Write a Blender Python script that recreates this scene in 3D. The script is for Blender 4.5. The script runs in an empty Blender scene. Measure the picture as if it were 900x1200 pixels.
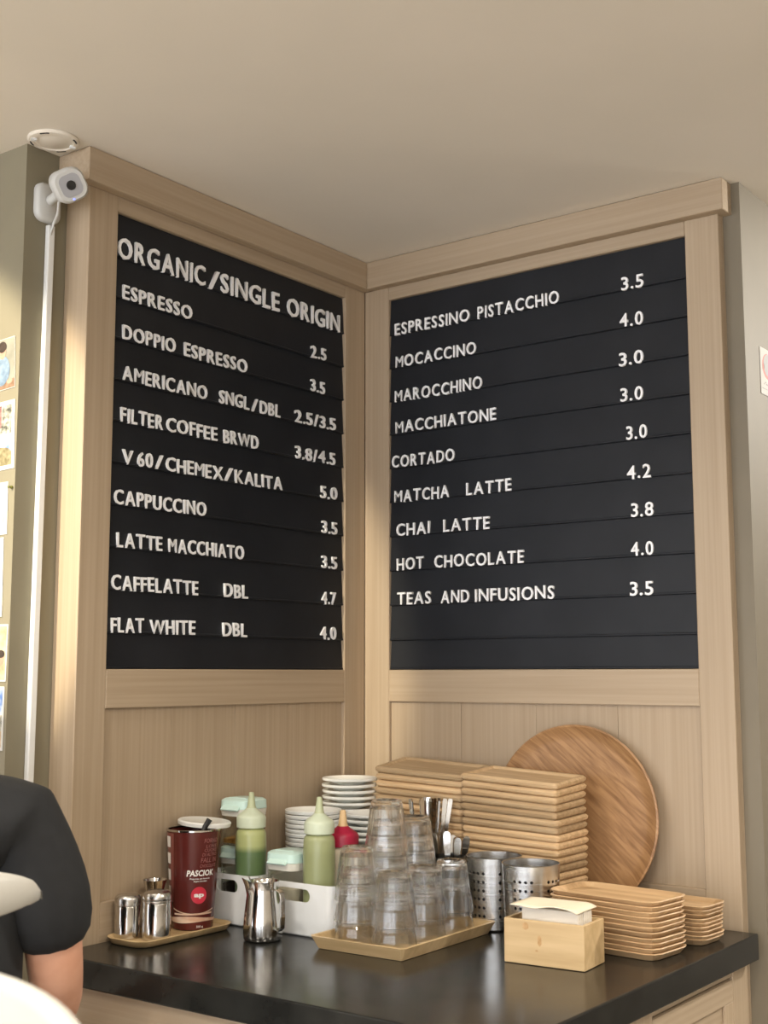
import bpy, bmesh, math, random
from mathutils import Vector, Matrix, Euler

random.seed(7)
S = bpy.context.scene
COL = S.collection
PI = math.pi

# ------------------------------------------------------------------ camera
cam_data = bpy.data.cameras.new('camera')
cam = bpy.data.objects.new('camera', cam_data)
COL.objects.link(cam)
CAM = Vector((2.00648, -2.61312, 1.38942))
FW = Vector((-0.591955, 0.795900, 0.127014))
RT = Vector((0.802333, 0.596876, -0.000849))
UP = Vector((0.076488, -0.101405, 0.991901))
cam.matrix_world = Matrix(((RT.x, UP.x, -FW.x, CAM.x), (RT.y, UP.y, -FW.y, CAM.y), (RT.z, UP.z, -FW.z, CAM.z), (0, 0, 0, 1)))
cam_data.sensor_fit = 'VERTICAL'
cam_data.sensor_height = 36.0
cam_data.sensor_width = 27.0
cam_data.lens = 36.0 * 1483.47 / 1200.0
cam_data.clip_start = 0.05
cam_data.dof.use_dof = True
cam_data.dof.focus_distance = 2.75
cam_data.dof.aperture_fstop = 7.0
S.camera = cam

# ------------------------------------------------------------------ world, exposure
w = bpy.data.worlds.new('world')
S.world = w
w.use_nodes = True
w.node_tree.nodes['Background'].inputs[0].default_value = (0.94, 0.97, 1.03, 1)
w.node_tree.nodes['Background'].inputs[1].default_value = 3.5
S.view_settings.view_transform = 'Standard'
S.view_settings.look = 'None'
S.view_settings.gamma = 1.0
S.view_settings.use_curve_mapping = False
S.view_settings.exposure = 0.53
try:
    S.cycles.max_bounces = 24
    S.cycles.transmission_bounces = 24
    S.cycles.transparent_max_bounces = 24
    S.cycles.glossy_bounces = 8
    S.cycles.diffuse_bounces = 5
except Exception:
    pass

CEIL = 2.477
ZC = 0.861            # counter top height

# ------------------------------------------------------------------ lamps (recessed ceiling downlights)
def lamp(x, y, power, size=0.16, col=(1.0, 0.935, 0.84), spread=150, z=CEIL - 0.02):
    d = bpy.data.lights.new('downlight', 'AREA')
    d.shape = 'DISK'
    d.size = size
    d.energy = power
    d.color = col
    d.spread = math.radians(spread)
    o = bpy.data.objects.new('downlight', d)
    COL.objects.link(o)
    o.location = (x, y, z)
    return o
lamp(0.35, -1.95, 9)
lamp(1.55, -1.55, 12, col=(1.0, 0.9, 0.76))
lamp(2.9, -0.6, 15, col=(1.0, 0.92, 0.8))
lamp(2.6, -2.8, 22)
lamp(0.9, -3.6, 22)
lamp(4.3, -1.9, 22)
lamp(3.2, -4.6, 22)
lamp(-1.6, -3.0, 22)
def track_spot(loc, aim, power, cone, blend=0.5, col=(1.0, 0.90, 0.72)):
    d = bpy.data.lights.new('track_spot', 'SPOT')
    d.energy = power
    d.color = col
    d.spot_size = math.radians(cone)
    d.spot_blend = blend
    d.shadow_soft_size = 0.025
    o = bpy.data.objects.new('track_spot', d)
    COL.objects.link(o)
    o.location = loc
    o.rotation_euler = (Vector(aim) - Vector(loc)).to_track_quat('-Z', 'Y').to_euler()
track_spot((0.02, -2.9, 2.42), (-0.40, -1.05, 1.76), 235, 31, 0.3, (1.0, 0.89, 0.66))
track_spot((2.2, 1.40, 2.40), (1.03, 0.35, 1.75), 125, 66, 0.6, (1.0, 0.95, 0.86))

# ------------------------------------------------------------------ materials
def mat(name, col, rough=0.5, metal=0.0, **kw):
    m = bpy.data.materials.new(name)
    m.use_nodes = True
    b = m.node_tree.nodes['Principled BSDF']
    b.inputs['Base Color'].default_value = (*col, 1)
    b.inputs['Roughness'].default_value = rough
    b.inputs['Metallic'].default_value = metal
    for k, v in kw.items():
        b.inputs[k.replace('_', ' ')].default_value = v
    return m

def noise_mat(name, c1, c2, scale=(8, 8, 8), rough=0.5, detail=4, bump=0.0, metal=0.0, lo=0.35, hi=0.65, vary=0.0, rough_var=0.0, spec=0.5, coord='Object', distortion=0.0):
    m = bpy.data.materials.new(name)
    m.use_nodes = True
    nt = m.node_tree
    b = nt.nodes['Principled BSDF']
    tc = nt.nodes.new('ShaderNodeTexCoord')
    mp = nt.nodes.new('ShaderNodeMapping')
    mp.inputs['Scale'].default_value = scale
    nz = nt.nodes.new('ShaderNodeTexNoise')
    nz.inputs['Scale'].default_value = 1.0
    nz.inputs['Detail'].default_value = detail
    nz.inputs['Distortion'].default_value = distortion
    rp = nt.nodes.new('ShaderNodeValToRGB')
    rp.color_ramp.elements[0].position = lo
    rp.color_ramp.elements[1].position = hi
    rp.color_ramp.elements[0].color = (*c1, 1)
    rp.color_ramp.elements[1].color = (*c2, 1)
    L = nt.links.new
    oi = nt.nodes.new('ShaderNodeObjectInfo')
    if vary > 0:
        add = nt.nodes.new('ShaderNodeVectorMath')
        add.operation = 'ADD'
        mul = nt.nodes.new('ShaderNodeMath')
        mul.operation = 'MULTIPLY'
        mul.inputs[1].default_value = 37.0
        L(oi.outputs['Random'], mul.inputs[0])
        L(tc.outputs[coord], mp.inputs[0])
        L(mp.outputs[0], add.inputs[0])
        L(mul.outputs[0], add.inputs[1])
        L(add.outputs[0], nz.inputs['Vector'])
        hsv = nt.nodes.new('ShaderNodeHueSaturation')
        mr = nt.nodes.new('ShaderNodeMapRange')
        mr.inputs['To Min'].default_value = 1.0 - vary
        mr.inputs['To Max'].default_value = 1.0 + vary
        L(oi.outputs['Random'], mr.inputs[0])
        L(mr.outputs[0], hsv.inputs['Value'])
        L(rp.outputs[0], hsv.inputs['Color'])
        L(hsv.outputs[0], b.inputs['Base Color'])
    else:
        L(tc.outputs[coord], mp.inputs[0])
        L(mp.outputs[0], nz.inputs['Vector'])
        L(rp.outputs[0], b.inputs['Base Color'])
    L(nz.outputs['Fac'], rp.inputs[0])
    b.inputs['Roughness'].default_value = rough
    b.inputs['Metallic'].default_value = metal
    b.inputs['Specular IOR Level'].default_value = spec
    if rough_var > 0:
        mr2 = nt.nodes.new('ShaderNodeMapRange')
        mr2.inputs['To Min'].default_value = rough - rough_var
        mr2.inputs['To Max'].default_value = rough + rough_var
        L(nz.outputs['Fac'], mr2.inputs[0])
        L(mr2.outputs[0], b.inputs['Roughness'])
    if bump > 0:
        bp = nt.nodes.new('ShaderNodeBump')
        bp.inputs['Strength'].default_value = bump
        bp.inputs['Distance'].default_value = 0.002
        L(nz.outputs['Fac'], bp.inputs['Height'])
        L(bp.outputs[0], b.inputs['Normal'])
    return m

M = {}
OAK1, OAK2 = (0.378, 0.288, 0.195), (0.425, 0.330, 0.230)
M['oak_v'] = noise_mat('oak_vertical_grain', OAK1, OAK2, (130, 130, 1.8), 0.5, 5, 0.12, vary=0.035, spec=0.35)
M['oak_hx'] = noise_mat('oak_grain_along_x', OAK1, OAK2, (1.8, 130, 130), 0.5, 5, 0.12, vary=0.035, spec=0.35)
M['oak_hy'] = noise_mat('oak_grain_along_y', OAK1, OAK2, (130, 1.8, 130), 0.5, 5, 0.12, vary=0.035, spec=0.35)
M['bamboo'] = noise_mat('bamboo_tray', (0.49, 0.332, 0.182), (0.62, 0.45, 0.268), (6, 110, 110), 0.45, 4, 0.08, vary=0.34)
M['bamboo_box'] = noise_mat('bamboo_box', (0.50, 0.345, 0.17), (0.61, 0.44, 0.235), (4, 60, 45), 0.45, 4, 0.05)
M['bamboo_knot'] = noise_mat('bamboo_knot', (0.42, 0.24, 0.09), (0.55, 0.34, 0.15), (90, 90, 90), 0.45, 3)
M['acacia'] = noise_mat('thin_wood_tray', (0.44, 0.28, 0.145), (0.57, 0.39, 0.215), (4, 70, 70), 0.42, 4, 0.08, vary=0.12)
M['round_wood'] = noise_mat('round_tray_wood', (0.235, 0.118, 0.048), (0.43, 0.245, 0.112), (10, 90, 10), 0.45, 8, 0.12, lo=0.3, hi=0.66, distortion=0.9)
M['black'] = noise_mat('letterboard_black', (0.0095, 0.0108, 0.0140), (0.0132, 0.0147, 0.0186), (9, 9, 9), 0.5, 3, spec=0.3)
M['counter'] = noise_mat('counter_dark_stone', (0.010, 0.010, 0.009), (0.018, 0.018, 0.016), (14, 14, 14), 0.2, 5, rough_var=0.06, spec=0.32)
M['ceiling'] = noise_mat('ceiling_paint', (0.72, 0.665, 0.575), (0.75, 0.69, 0.60), (3, 3, 3), 0.85, 3)
M['taupe'] = noise_mat('taupe_paint', (0.175, 0.148, 0.104), (0.19, 0.16, 0.112), (6, 6, 6), 0.6, 3)
M['olive'] = noise_mat('pale_olive_paint', (0.215, 0.19, 0.130), (0.228, 0.203, 0.139), (6, 6, 6), 0.7, 3)
M['floor'] = noise_mat('floor_concrete', (0.34, 0.31, 0.27), (0.42, 0.385, 0.33), (2, 2, 2), 0.5, 6)
M['roomwall'] = noise_mat('room_plaster', (0.50, 0.45, 0.37), (0.55, 0.49, 0.41), (2, 2, 2), 0.8, 3)
M['letter'] = mat('letter_white_plastic', (0.90, 0.90, 0.91), 0.4)
M['white_plastic'] = mat('white_plastic', (0.78, 0.78, 0.74), 0.3)
M['camera_white'] = mat('matt_white_plastic', (0.55, 0.55, 0.53), 0.4)
M['white_gloss'] = mat('white_gloss_plastic', (0.76, 0.77, 0.76), 0.18)
M['ceramic'] = mat('white_ceramic', (0.84, 0.85, 0.82), 0.15)
M['mint'] = mat('mint_plastic', (0.60, 0.80, 0.74), 0.3)
M['cream_plastic'] = mat('cream_plastic', (0.76, 0.74, 0.66), 0.35)
M['steel'] = noise_mat('brushed_steel', (0.58, 0.57, 0.55), (0.66, 0.65, 0.63), (3, 3, 160), 0.26, 3, metal=1.0, rough_var=0.06)
M['chrome'] = mat('polished_steel', (0.66, 0.65, 0.63), 0.12, 1.0)
M['dark_steel'] = mat('dark_steel', (0.22, 0.215, 0.20), 0.3, 1.0)
M['hole'] = mat('dark_slot', (0.01, 0.01, 0.01), 0.7)
M['maroon'] = noise_mat('maroon_print', (0.085, 0.013, 0.011), (0.10, 0.017, 0.013), (12, 12, 12), 0.25, 2)
M['maroon_side'] = mat('maroon_side_panel', (0.20, 0.055, 0.045), 0.3)
M['print_white'] = mat('print_white', (0.80, 0.78, 0.74), 0.4)
M['print_pink'] = mat('print_dusty_pink', (0.30, 0.11, 0.10), 0.4)
M['print_red'] = mat('print_red', (0.55, 0.03, 0.055), 0.35)
M['print_cream'] = noise_mat('print_cream_swirl', (0.60, 0.36, 0.24), (0.78, 0.60, 0.47), (30, 30, 60), 0.35, 3)
M['choc'] = mat('chocolate_powder', (0.025, 0.009, 0.006), 0.8)
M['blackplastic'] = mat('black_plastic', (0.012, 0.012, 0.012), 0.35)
M['greyface'] = mat('grey_camera_face', (0.36, 0.36, 0.38), 0.35)
M['red_cap'] = mat('crimson_plastic', (0.38, 0.012, 0.045), 0.4)
M['pine_tip'] = mat('tan_nozzle', (0.66, 0.46, 0.24), 0.45)
M['orange_bits'] = noise_mat('amber_sugar', (0.45, 0.20, 0.04), (0.70, 0.42, 0.12), (160, 160, 160), 0.6, 3)
M['napkin'] = mat('napkin_paper', (0.80, 0.70, 0.53), 0.9)
M['napkin_core'] = mat('napkin_white_paper', (0.72, 0.66, 0.56), 0.9)
M['paper'] = mat('paper', (0.62, 0.61, 0.58), 0.8)
M['syrup'] = mat('green_syrup_bottle', (0.33, 0.40, 0.12), 0.3)
M['stool'] = mat('stool_shell_plastic', (0.46, 0.448, 0.41), 0.4)
M['stool_leg'] = mat('stool_leg_wood', (0.42, 0.28, 0.16), 0.5)
M['tee'] = noise_mat('black_cotton', (0.0035, 0.0037, 0.0045), (0.006, 0.0065, 0.0075), (40, 40, 40), 0.85, 3, 0.2)
M['jeans'] = mat('dark_denim', (0.02, 0.025, 0.04), 0.8)
M['skin'] = noise_mat('skin', (0.50, 0.255, 0.165), (0.56, 0.30, 0.20), (20, 20, 20), 0.5, 3)
M['hair'] = mat('dark_hair', (0.02, 0.013, 0.009), 0.6)
M['shoe'] = mat('dark_shoe', (0.02, 0.02, 0.02), 0.6)

def glass_mat(name, tint=(1, 1, 1), ior=1.45, rough=0.0, clear=0.35):
    m = bpy.data.materials.new(name)
    m.use_nodes = True
    nt = m.node_tree
    nt.nodes.remove(nt.nodes['Principled BSDF'])
    g = nt.nodes.new('ShaderNodeBsdfGlass')
    g.inputs['Color'].default_value = (*tint, 1)
    g.inputs['IOR'].default_value = ior
    g.inputs['Roughness'].default_value = rough
    t = nt.nodes.new('ShaderNodeBsdfTransparent')
    t.inputs['Color'].default_value = (*tint, 1)
    mx = nt.nodes.new('ShaderNodeMixShader')
    mx.inputs[0].default_value = clear
    nt.links.new(g.outputs[0], mx.inputs[1])
    nt.links.new(t.outputs[0], mx.inputs[2])
    nt.links.new(mx.outputs[0], nt.nodes['Material Output'].inputs[0])
    return m
def thin_glass(name, tint=(0.99, 0.995, 0.99)):
    m = bpy.data.materials.new(name)
    m.use_nodes = True
    nt = m.node_tree
    nt.nodes.remove(nt.nodes['Principled BSDF'])
    t = nt.nodes.new('ShaderNodeBsdfTransparent')
    t.inputs['Color'].default_value = (*tint, 1)
    g = nt.nodes.new('ShaderNodeBsdfGlass')
    g.inputs['IOR'].default_value = 1.48
    g.inputs['Roughness'].default_value = 0.0
    fr = nt.nodes.new('ShaderNodeLayerWeight')
    pw = nt.nodes.new('ShaderNodeMath')
    pw.operation = 'POWER'
    pw.inputs[1].default_value = 2.0
    mu = nt.nodes.new('ShaderNodeMath')
    mu.operation = 'MULTIPLY_ADD'
    mu.use_clamp = True
    mu.inputs[1].default_value = 0.3
    mu.inputs[2].default_value = 0.7
    b = nt.nodes.new('ShaderNodeMixShader')
    L = nt.links.new
    L(fr.outputs['Facing'], pw.inputs[0])
    L(pw.outputs[0], mu.inputs[0])
    L(mu.outputs[0], b.inputs[0])
    L(t.outputs[0], b.inputs[1])
    L(g.outputs[0], b.inputs[2])
    L(b.outputs[0], nt.nodes['Material Output'].inputs[0])
    return m
M['glass'] = thin_glass('tumbler_glass')
M['clear'] = glass_mat('clear_plastic', (0.93, 0.93, 0.90), 1.3, 0.05, 0.5)

def bottle_mat(name, lower, upper, split):
    """translucent squeeze bottle: the sauce inside reaches up to a fill level"""
    m = bpy.data.materials.new(name)
    m.use_nodes = True
    nt = m.node_tree
    b = nt.nodes['Principled BSDF']
    tc = nt.nodes.new('ShaderNodeTexCoord')
    sp = nt.nodes.new('ShaderNodeSeparateXYZ')
    mr = nt.nodes.new('ShaderNodeMapRange')
    mr.inputs['From Min'].default_value = split - 0.004
    mr.inputs['From Max'].default_value = split + 0.010
    mx = nt.nodes.new('ShaderNodeMix')
    mx.data_type = 'RGBA'
    mx.inputs['A'].default_value = (*lower, 1)
    mx.inputs['B'].default_value = (*upper, 1)
    nt.links.new(tc.outputs['Object'], sp.inputs[0])
    nt.links.new(sp.outputs['Z'], mr.inputs[0])
    nt.links.new(mr.outputs[0], mx.inputs['Factor'])
    nt.links.new(mx.outputs['Result'], b.inputs['Base Color'])
    b.inputs['Roughness'].default_value = 0.3
    b.inputs['Subsurface Weight'].default_value = 0.15
    b.inputs['Subsurface Radius'].default_value = (0.01, 0.01, 0.006)
    return m
M['green_fill'] = bottle_mat('pistachio_two_tone', (0.105, 0.165, 0.068), (0.40, 0.43, 0.19), 0.150)
M['sage_fill'] = bottle_mat('sage_syrup', (0.29, 0.315, 0.155), (0.32, 0.345, 0.175), 0.16)
M['cream_fill'] = mat('cream_bottle', (0.62, 0.55, 0.42), 0.35)
M['bottle_cap'] = mat('frosted_green_cap', (0.56, 0.62, 0.47), 0.35)
M['nozzle'] = mat('frosted_green_nozzle', (0.44, 0.48, 0.30), 0.4)

# ------------------------------------------------------------------ mesh helpers
class MB:
    def __init__(self):
        self.v = []
        self.f = []
        self.sm = []

    def add(self, vs, fs, smooth=False, mx=None):
        o = len(self.v)
        for p in vs:
            p = Vector(p)
            self.v.append(tuple(mx @ p) if mx else tuple(p))
        for f in fs:
            self.f.append(tuple(i + o for i in f))
            self.sm.append(smooth)
        return self

    def box(self, a, b, mx=None):
        x0, y0, z0 = a
        x1, y1, z1 = b
        vs = [(x0, y0, z0), (x1, y0, z0), (x1, y1, z0), (x0, y1, z0), (x0, y0, z1), (x1, y0, z1), (x1, y1, z1), (x0, y1, z1)]
        fs = [(0, 3, 2, 1), (4, 5, 6, 7), (0, 1, 5, 4), (1, 2, 6, 5), (2, 3, 7, 6), (3, 0, 4, 7)]
        return self.add(vs, fs, False, mx)

    def loops(self, loops, cap0=True, cap1=True, smooth=False, mx=None):
        n = len(loops[0])
        vs = [p for l in loops for p in l]
        fs = []
        for k in range(len(loops) - 1):
            for i in range(n):
                j = (i + 1) % n
                fs.append((k * n + i, k * n + j, (k + 1) * n + j, (k + 1) * n + i))
        o = len(self.v)
        self.add(vs, fs, smooth, mx)
        if cap0:
            self.f.append(tuple(o + i for i in reversed(range(n))))
            self.sm.append(False)
        if cap1:
            self.f.append(tuple(o + (len(loops) - 1) * n + i for i in range(n)))
            self.sm.append(False)
        return self

    def lathe(self, prof, n=32, cap0=True, cap1=True, smooth=True, mx=None, c=(0, 0)):
        loops = [[(c[0] + r * math.cos(2 * PI * i / n), c[1] + r * math.sin(2 * PI * i / n), z) for i in range(n)] for r, z in prof]
        return self.loops(loops, cap0, cap1, smooth, mx)

    def tube(self, pts, rad, n=8, smooth=True):
        pts = [Vector(p) for p in pts]
        loops = []
        up = Vector((0.31, 0.2, 0.93)).normalized()
        for i, p in enumerate(pts):
            t = (pts[min(i + 1, len(pts) - 1)] - pts[max(i - 1, 0)]).normalized()
            a = t.cross(up)
            if a.length < 1e-3:
                a = t.cross(Vector((1, 0, 0)))
            a.normalize()
            b = t.cross(a)
            r = rad[i] if isinstance(rad, (list, tuple)) else rad
            loops.append([tuple(p + a * r * math.cos(2 * PI * k / n) - b * r * math.sin(2 * PI * k / n)) for k in range(n)])
        return self.loops(loops, True, True, smooth)

    def mesh(self, name, material=None):
        me = bpy.data.meshes.new(name)
        me.from_pydata(self.v, [], self.f)
        me.polygons.foreach_set('use_smooth', self.sm)
        if material:
            me.materials.append(material)
        bm = bmesh.new()
        bm.from_mesh(me)
        bmesh.ops.recalc_face_normals(bm, faces=bm.faces)
        bm.to_mesh(me)
        bm.free()
        me.update()
        return me

    def build(self, name, material, parent=None, loc=None, rot=None, bevel=0.0, seg=2, sharp=35):
        o = bpy.data.objects.new(name, self.mesh(name, material))
        COL.objects.link(o)
        if parent is not None:
            o.parent = parent
        if loc is not None:
            o.location = loc
        if rot is not None:
            o.rotation_euler = rot
        if any(self.sm):
            try:
                o.data.set_sharp_from_angle(angle=math.radians(sharp))
            except Exception:
                pass
        if bevel > 0:
            md = o.modifiers.new('bevel', 'BEVEL')
            md.width = bevel
            md.segments = seg
            md.limit_method = 'ANGLE'
            md.angle_limit = math.radians(40)
        return o

def tag(o, label, cat, group=None):
    o['label'] = label
    o['category'] = cat
    if group:
        o['group'] = group
    return o

def thing(name, label, cat, loc=(0, 0, 0), rot=(0, 0, 0), group=None):
    o = bpy.data.objects.new(name, None)
    o.empty_display_size = 0.05
    COL.objects.link(o)
    o.location = loc
    o.rotation_euler = rot
    return tag(o, label, cat, group)

ORD = ['first', 'second', 'third', 'fourth', 'fifth', 'sixth', 'seventh', 'eighth', 'ninth', 'tenth', 'eleventh', 'twelfth', 'thirteenth', 'fourteenth', 'fifteenth', 'sixteenth', 'seventeenth', 'eighteenth', 'nineteenth', 'twentieth', 'twenty-first', 'twenty-second']

def struct(o, label, cat='wall'):
    o['kind'] = 'structure'
    o['label'] = label
    o['category'] = cat
    return o

def copy_tree(o, parent=None):
    c = o.copy()
    COL.objects.link(c)
    c.parent = parent
    for ch in o.children:
        copy_tree(ch, c)
    return c

def rrect(w, d, r, n=4, z=0.0, inset=0.0, cx=0, cy=0):
    """rounded rectangle loop; n=1 gives a cut (chamfered) corner"""
    w2, d2 = w / 2 - inset, d / 2 - inset
    r = max(r - inset * 0.6, 0.0008)
    pts = []
    for (sx, sy, a0) in ((1, 1, 0), (-1, 1, 90), (-1, -1, 180), (1, -1, 270)):
        for k in range(n + 1):
            a = math.radians(a0 + 90.0 * k / n)
            pts.append((cx + sx * (w2 - r) + r * math.cos(a), cy + sy * (d2 - r) + r * math.sin(a), z))
    return pts

# ------------------------------------------------------------------ room shell
def sbox(name, a, b, material, label, cat='wall'):
    c = [(a[i] + b[i]) / 2 for i in range(3)]
    o = MB().box([a[i] - c[i] for i in range(3)], [b[i] - c[i] for i in range(3)]).build(name, material, None, c)
    return struct(o, label, cat)

sbox('floor', (-3.2, -7.2, -0.1), (6.2, 3.2, 0.0), M['floor'], 'grey brown concrete cafe floor', 'floor')
sbox('ceiling', (-3.2, -7.2, CEIL), (6.2, 3.2, CEIL + 0.12), M['ceiling'], 'plain warm white painted ceiling', 'ceiling')
sbox('wall_column_left', (-3.0, -1.049, 0.0), (-0.074, 3.0, CEIL), M['olive'], 'olive taupe painted wall corner left of the oak panelling')
sbox('wall_column_right', (-0.074, 0.03, 0.0), (1.027, 3.0, CEIL), M['taupe'], 'taupe painted wall corner right of the oak panelling')
sbox('wall_far_left', (-3.12, -7.0, 0.0), (-3.0, -1.049, CEIL), M['roomwall'], 'plaster wall far to the left of the room')
sbox('wall_far_right', (6.0, -7.0, 0.0), (6.12, 3.0, CEIL), M['roomwall'], 'plaster wall far to the right of the room')
sbox('wall_rear', (1.027, 3.0, 0.0), (6.0, 3.12, CEIL), M['roomwall'], 'plaster wall closing the room behind the panelling')

# oak panelling: two framed walls meeting in an inside corner.  depth axis is n (out of the wall)
YL_OUT, YL2, YL1 = -0.943, -0.8642, -0.0837
XR1, XR2, XR_OUT = 0.0785, 0.9081, 0.987
Z_BOARD, Z_BTOP, Z_RAIL, Z_LOWRAIL, Z_CROWN = 1.40, 2.37, 1.3202, 0.938, 2.4038

def oak_piece(name, a, b, material, parent, bevel=0.0015):
    c = [(a[i] + b[i]) / 2 for i in range(3)]
    return MB().box([a[i] - c[i] for i in range(3)], [b[i] - c[i] for i in range(3)]).build(name, material, parent, c, bevel=bevel, seg=1)

# left panelling: plane x = 0, facing +x
wl = MB().box((-0.0738, YL2 + 0.0005, 0.0), (-0.022, -0.0005, CEIL - 0.001)).build('wall_left', M['oak_v'])
struct(wl, 'oak panelled wall carrying the left menu board')
oak_piece('stile', (-0.0738, YL_OUT, 0.0), (0, YL2, Z_CROWN), M['oak_v'], wl)
oak_piece('stile', (-0.022, YL1, 0.0), (0, -0.0005, Z_CROWN), M['oak_v'], wl)
oak_piece('rail', (-0.022, YL2, Z_BTOP), (0, YL1, Z_CROWN), M['oak_hy'], wl)
oak_piece('rail', (-0.022, YL2, Z_RAIL), (0, YL1, Z_BOARD), M['oak_hy'], wl)
oak_piece('rail', (-0.022, YL2, 0.5), (0, YL1, Z_LOWRAIL), M['oak_hy'], wl)
seams = [YL2, -0.672, -0.472, -0.29, YL1]
for i in range(4):
    oak_piece('plank', (-0.022, seams[i] + 0.0003, Z_LOWRAIL), (-0.009 - 0.0004 * (i % 2), seams[i + 1] - 0.0003, Z_RAIL), M['oak_v'], wl, 0.0005)
cr = oak_piece('crown', (-0.0738, -0.967, Z_CROWN), (0.0239, -0.0005, CEIL - 0.001), M['oak_hy'], wl)

# right panelling: plane y = 0, facing -y
wr = MB().box((-0.0735, 0.0222, 0.0), (XR_OUT, 0.0298, CEIL - 0.001)).build('wall_right', M['oak_v'])
struct(wr, 'oak panelled wall carrying the right menu board')
oak_piece('stile', (0.0, 0, 0.0), (XR1, 0.022, Z_CROWN), M['oak_v'], wr)
oak_piece('stile', (XR2, 0, 0.0), (XR_OUT, 0.022, Z_CROWN), M['oak_v'], wr)
oak_piece('rail', (XR1, 0, Z_BTOP), (XR2, 0.022, Z_CROWN), M['oak_hx'], wr)
oak_piece('rail', (XR1, 0, Z_RAIL), (XR2, 0.022, Z_BOARD), M['oak_hx'], wr)
oak_piece('rail', (XR1, 0, 0.5), (XR2, 0.022, Z_LOWRAIL), M['oak_hx'], wr)
seams = [XR1, 0.29, 0.50, 0.71, XR2]
for i in range(4):
    oak_piece('plank', (seams[i] + 0.0003, 0.009 + 0.0004 * (i % 2), Z_LOWRAIL), (seams[i + 1] - 0.0003, 0.022, Z_RAIL), M['oak_v'], wr, 0.0005)
oak_piece('crown', (0.0242, -0.0239, Z_CROWN), (1.0082, 0.0298, CEIL - 0.001), M['oak_hx'], wr)

# ------------------------------------------------------------------ menu boards
LINES = [2.2722 - 0.0887 * k for k in range(10)]
LEFT_ROWS = [
    (2.2715, 0.044, [('ORGANIC', -0.8602, -0.5979), ('/', -0.5875, -0.5525), ('SINGLE', -0.546, -0.341), ('ORIGIN', -0.3109, -0.1039)]),
    (2.1834, 0.030, [('ESPRESSO', -0.8439, -0.638), ('2.5', -0.2193, -0.1589)]),
    (2.0957, 0.030, [('DOPPIO', -0.841, -0.6867), ('ESPRESSO', -0.6598, -0.4538), ('3.5', -0.2184, -0.1634)]),
    (2.0077, 0.030, [('AMERICANO', -0.838, -0.5854), ('SNGL', -0.5455, -0.4454), ('/', -0.4375, -0.4149), ('DBL', -0.4069, -0.3348), ('2.5/3.5', -0.2795, -0.1183)]),
    (1.9173, 0.030, [('FILTER', -0.8404, -0.7204), ('COFFEE', -0.7089, -0.5509), ('BRWD', -0.5297, -0.4111), ('3.8/4.5', -0.276, -0.1204)]),
    (1.8289, 0.030, [('V', -0.833, -0.8043), ('60', -0.7906, -0.7471), ('/', -0.7405, -0.7169), ('CHEMEX', -0.7073, -0.53), ('/', -0.5257, -0.4979), ('KALITA', -0.4892, -0.324), ('5.0', -0.178, -0.1119)]),
    (1.7406, 0.030, [('CAPPUCCINO', -0.852, -0.5821), ('3.5', -0.1721, -0.1114)]),
    (1.6518, 0.030, [('LATTE', -0.842, -0.7146), ('MACCHIATO', -0.6946, -0.4564), ('3.5', -0.1714, -0.1109)]),
    (1.5621, 0.030, [('CAFFELATTE', -0.8537, -0.6041), ('DBL', -0.5199, -0.4415), ('4.7', -0.1707, -0.1155)]),
    (1.4741, 0.030, [('FLAT', -0.8516, -0.7621), ('WHITE', -0.7438, -0.6109), ('DBL', -0.5222, -0.4432), ('4.0', -0.175, -0.1137)]),
]
RIGHT_ROWS = [
    (2.2708, 0.030, [('ESPRESSINO', 0.097, 0.3295), ('PISTACCHIO', 0.3538, 0.5847), ('3.5', 0.7485, 0.8038)]),
    (2.1834, 0.030, [('MOCACCINO', 0.0994, 0.3479), ('4.0', 0.7421, 0.8002)]),
    (2.0922, 0.030, [('MAROCCHINO', 0.0965, 0.3647), ('3.0', 0.7376, 0.7987)]),
    (2.0085, 0.030, [('MACCHIATONE', 0.099, 0.4038), ('3.0', 0.7394, 0.7951)]),
    (1.9184, 0.030, [('CORTADO', 0.087, 0.2807), ('3.0', 0.7512, 0.8025)]),
    (1.8275, 0.030, [('MATCHA', 0.0946, 0.264), ('LATTE', 0.315, 0.4451), ('4.2', 0.7507, 0.8088)]),
    (1.7405, 0.030, [('CHAI', 0.1009, 0.204), ('LATTE', 0.2461, 0.3814), ('3.8', 0.7584, 0.813)]),
    (1.6518, 0.030, [('HOT', 0.102, 0.1847), ('CHOCOLATE', 0.2183, 0.4762), ('4.0', 0.7559, 0.8104)]),
    (1.5632, 0.030, [('TEAS', 0.1031, 0.2066), ('AND', 0.2373, 0.3205), ('INFUSIONS', 0.3382, 0.5571), ('3.5', 0.7504, 0.8067)]),
]

def text_mesh(body, extrude=0.0, offset=0.0, res=3):
    cu = bpy.data.curves.new('glyph', 'FONT')
    cu.body = body
    cu.size = 1.0
    cu.extrude = extrude
    cu.offset = offset
    cu.resolution_u = res
    ob = bpy.data.objects.new('glyph', cu)
    COL.objects.link(ob)
    dg = bpy.context.evaluated_depsgraph_get()
    me = bpy.data.meshes.new_from_object(ob.evaluated_get(dg))
    bpy.data.objects.remove(ob)
    bpy.data.curves.remove(cu)
    return me

GLYPH = {}
_h = text_mesh('H')
CAP = max(v.co.y for v in _h.vertices)
def glyph(ch):
    if ch not in GLYPH:
        me = text_mesh(ch, extrude=0.06 * CAP, offset=-0.008 if ch in 'MW' else 0.011)
        xs = [v.co.x for v in me.vertices]
        x0 = min(xs)
        for v in me.vertices:
            v.co.x = (v.co.x - x0) / CAP
            v.co.y = v.co.y / CAP
            v.co.z = v.co.z / CAP + 0.06
        me.name = 'letter'
        me.materials.append(M['letter'])
        GLYPH[ch] = (me, (max(xs) - x0) / CAP)
    return GLYPH[ch]

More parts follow.
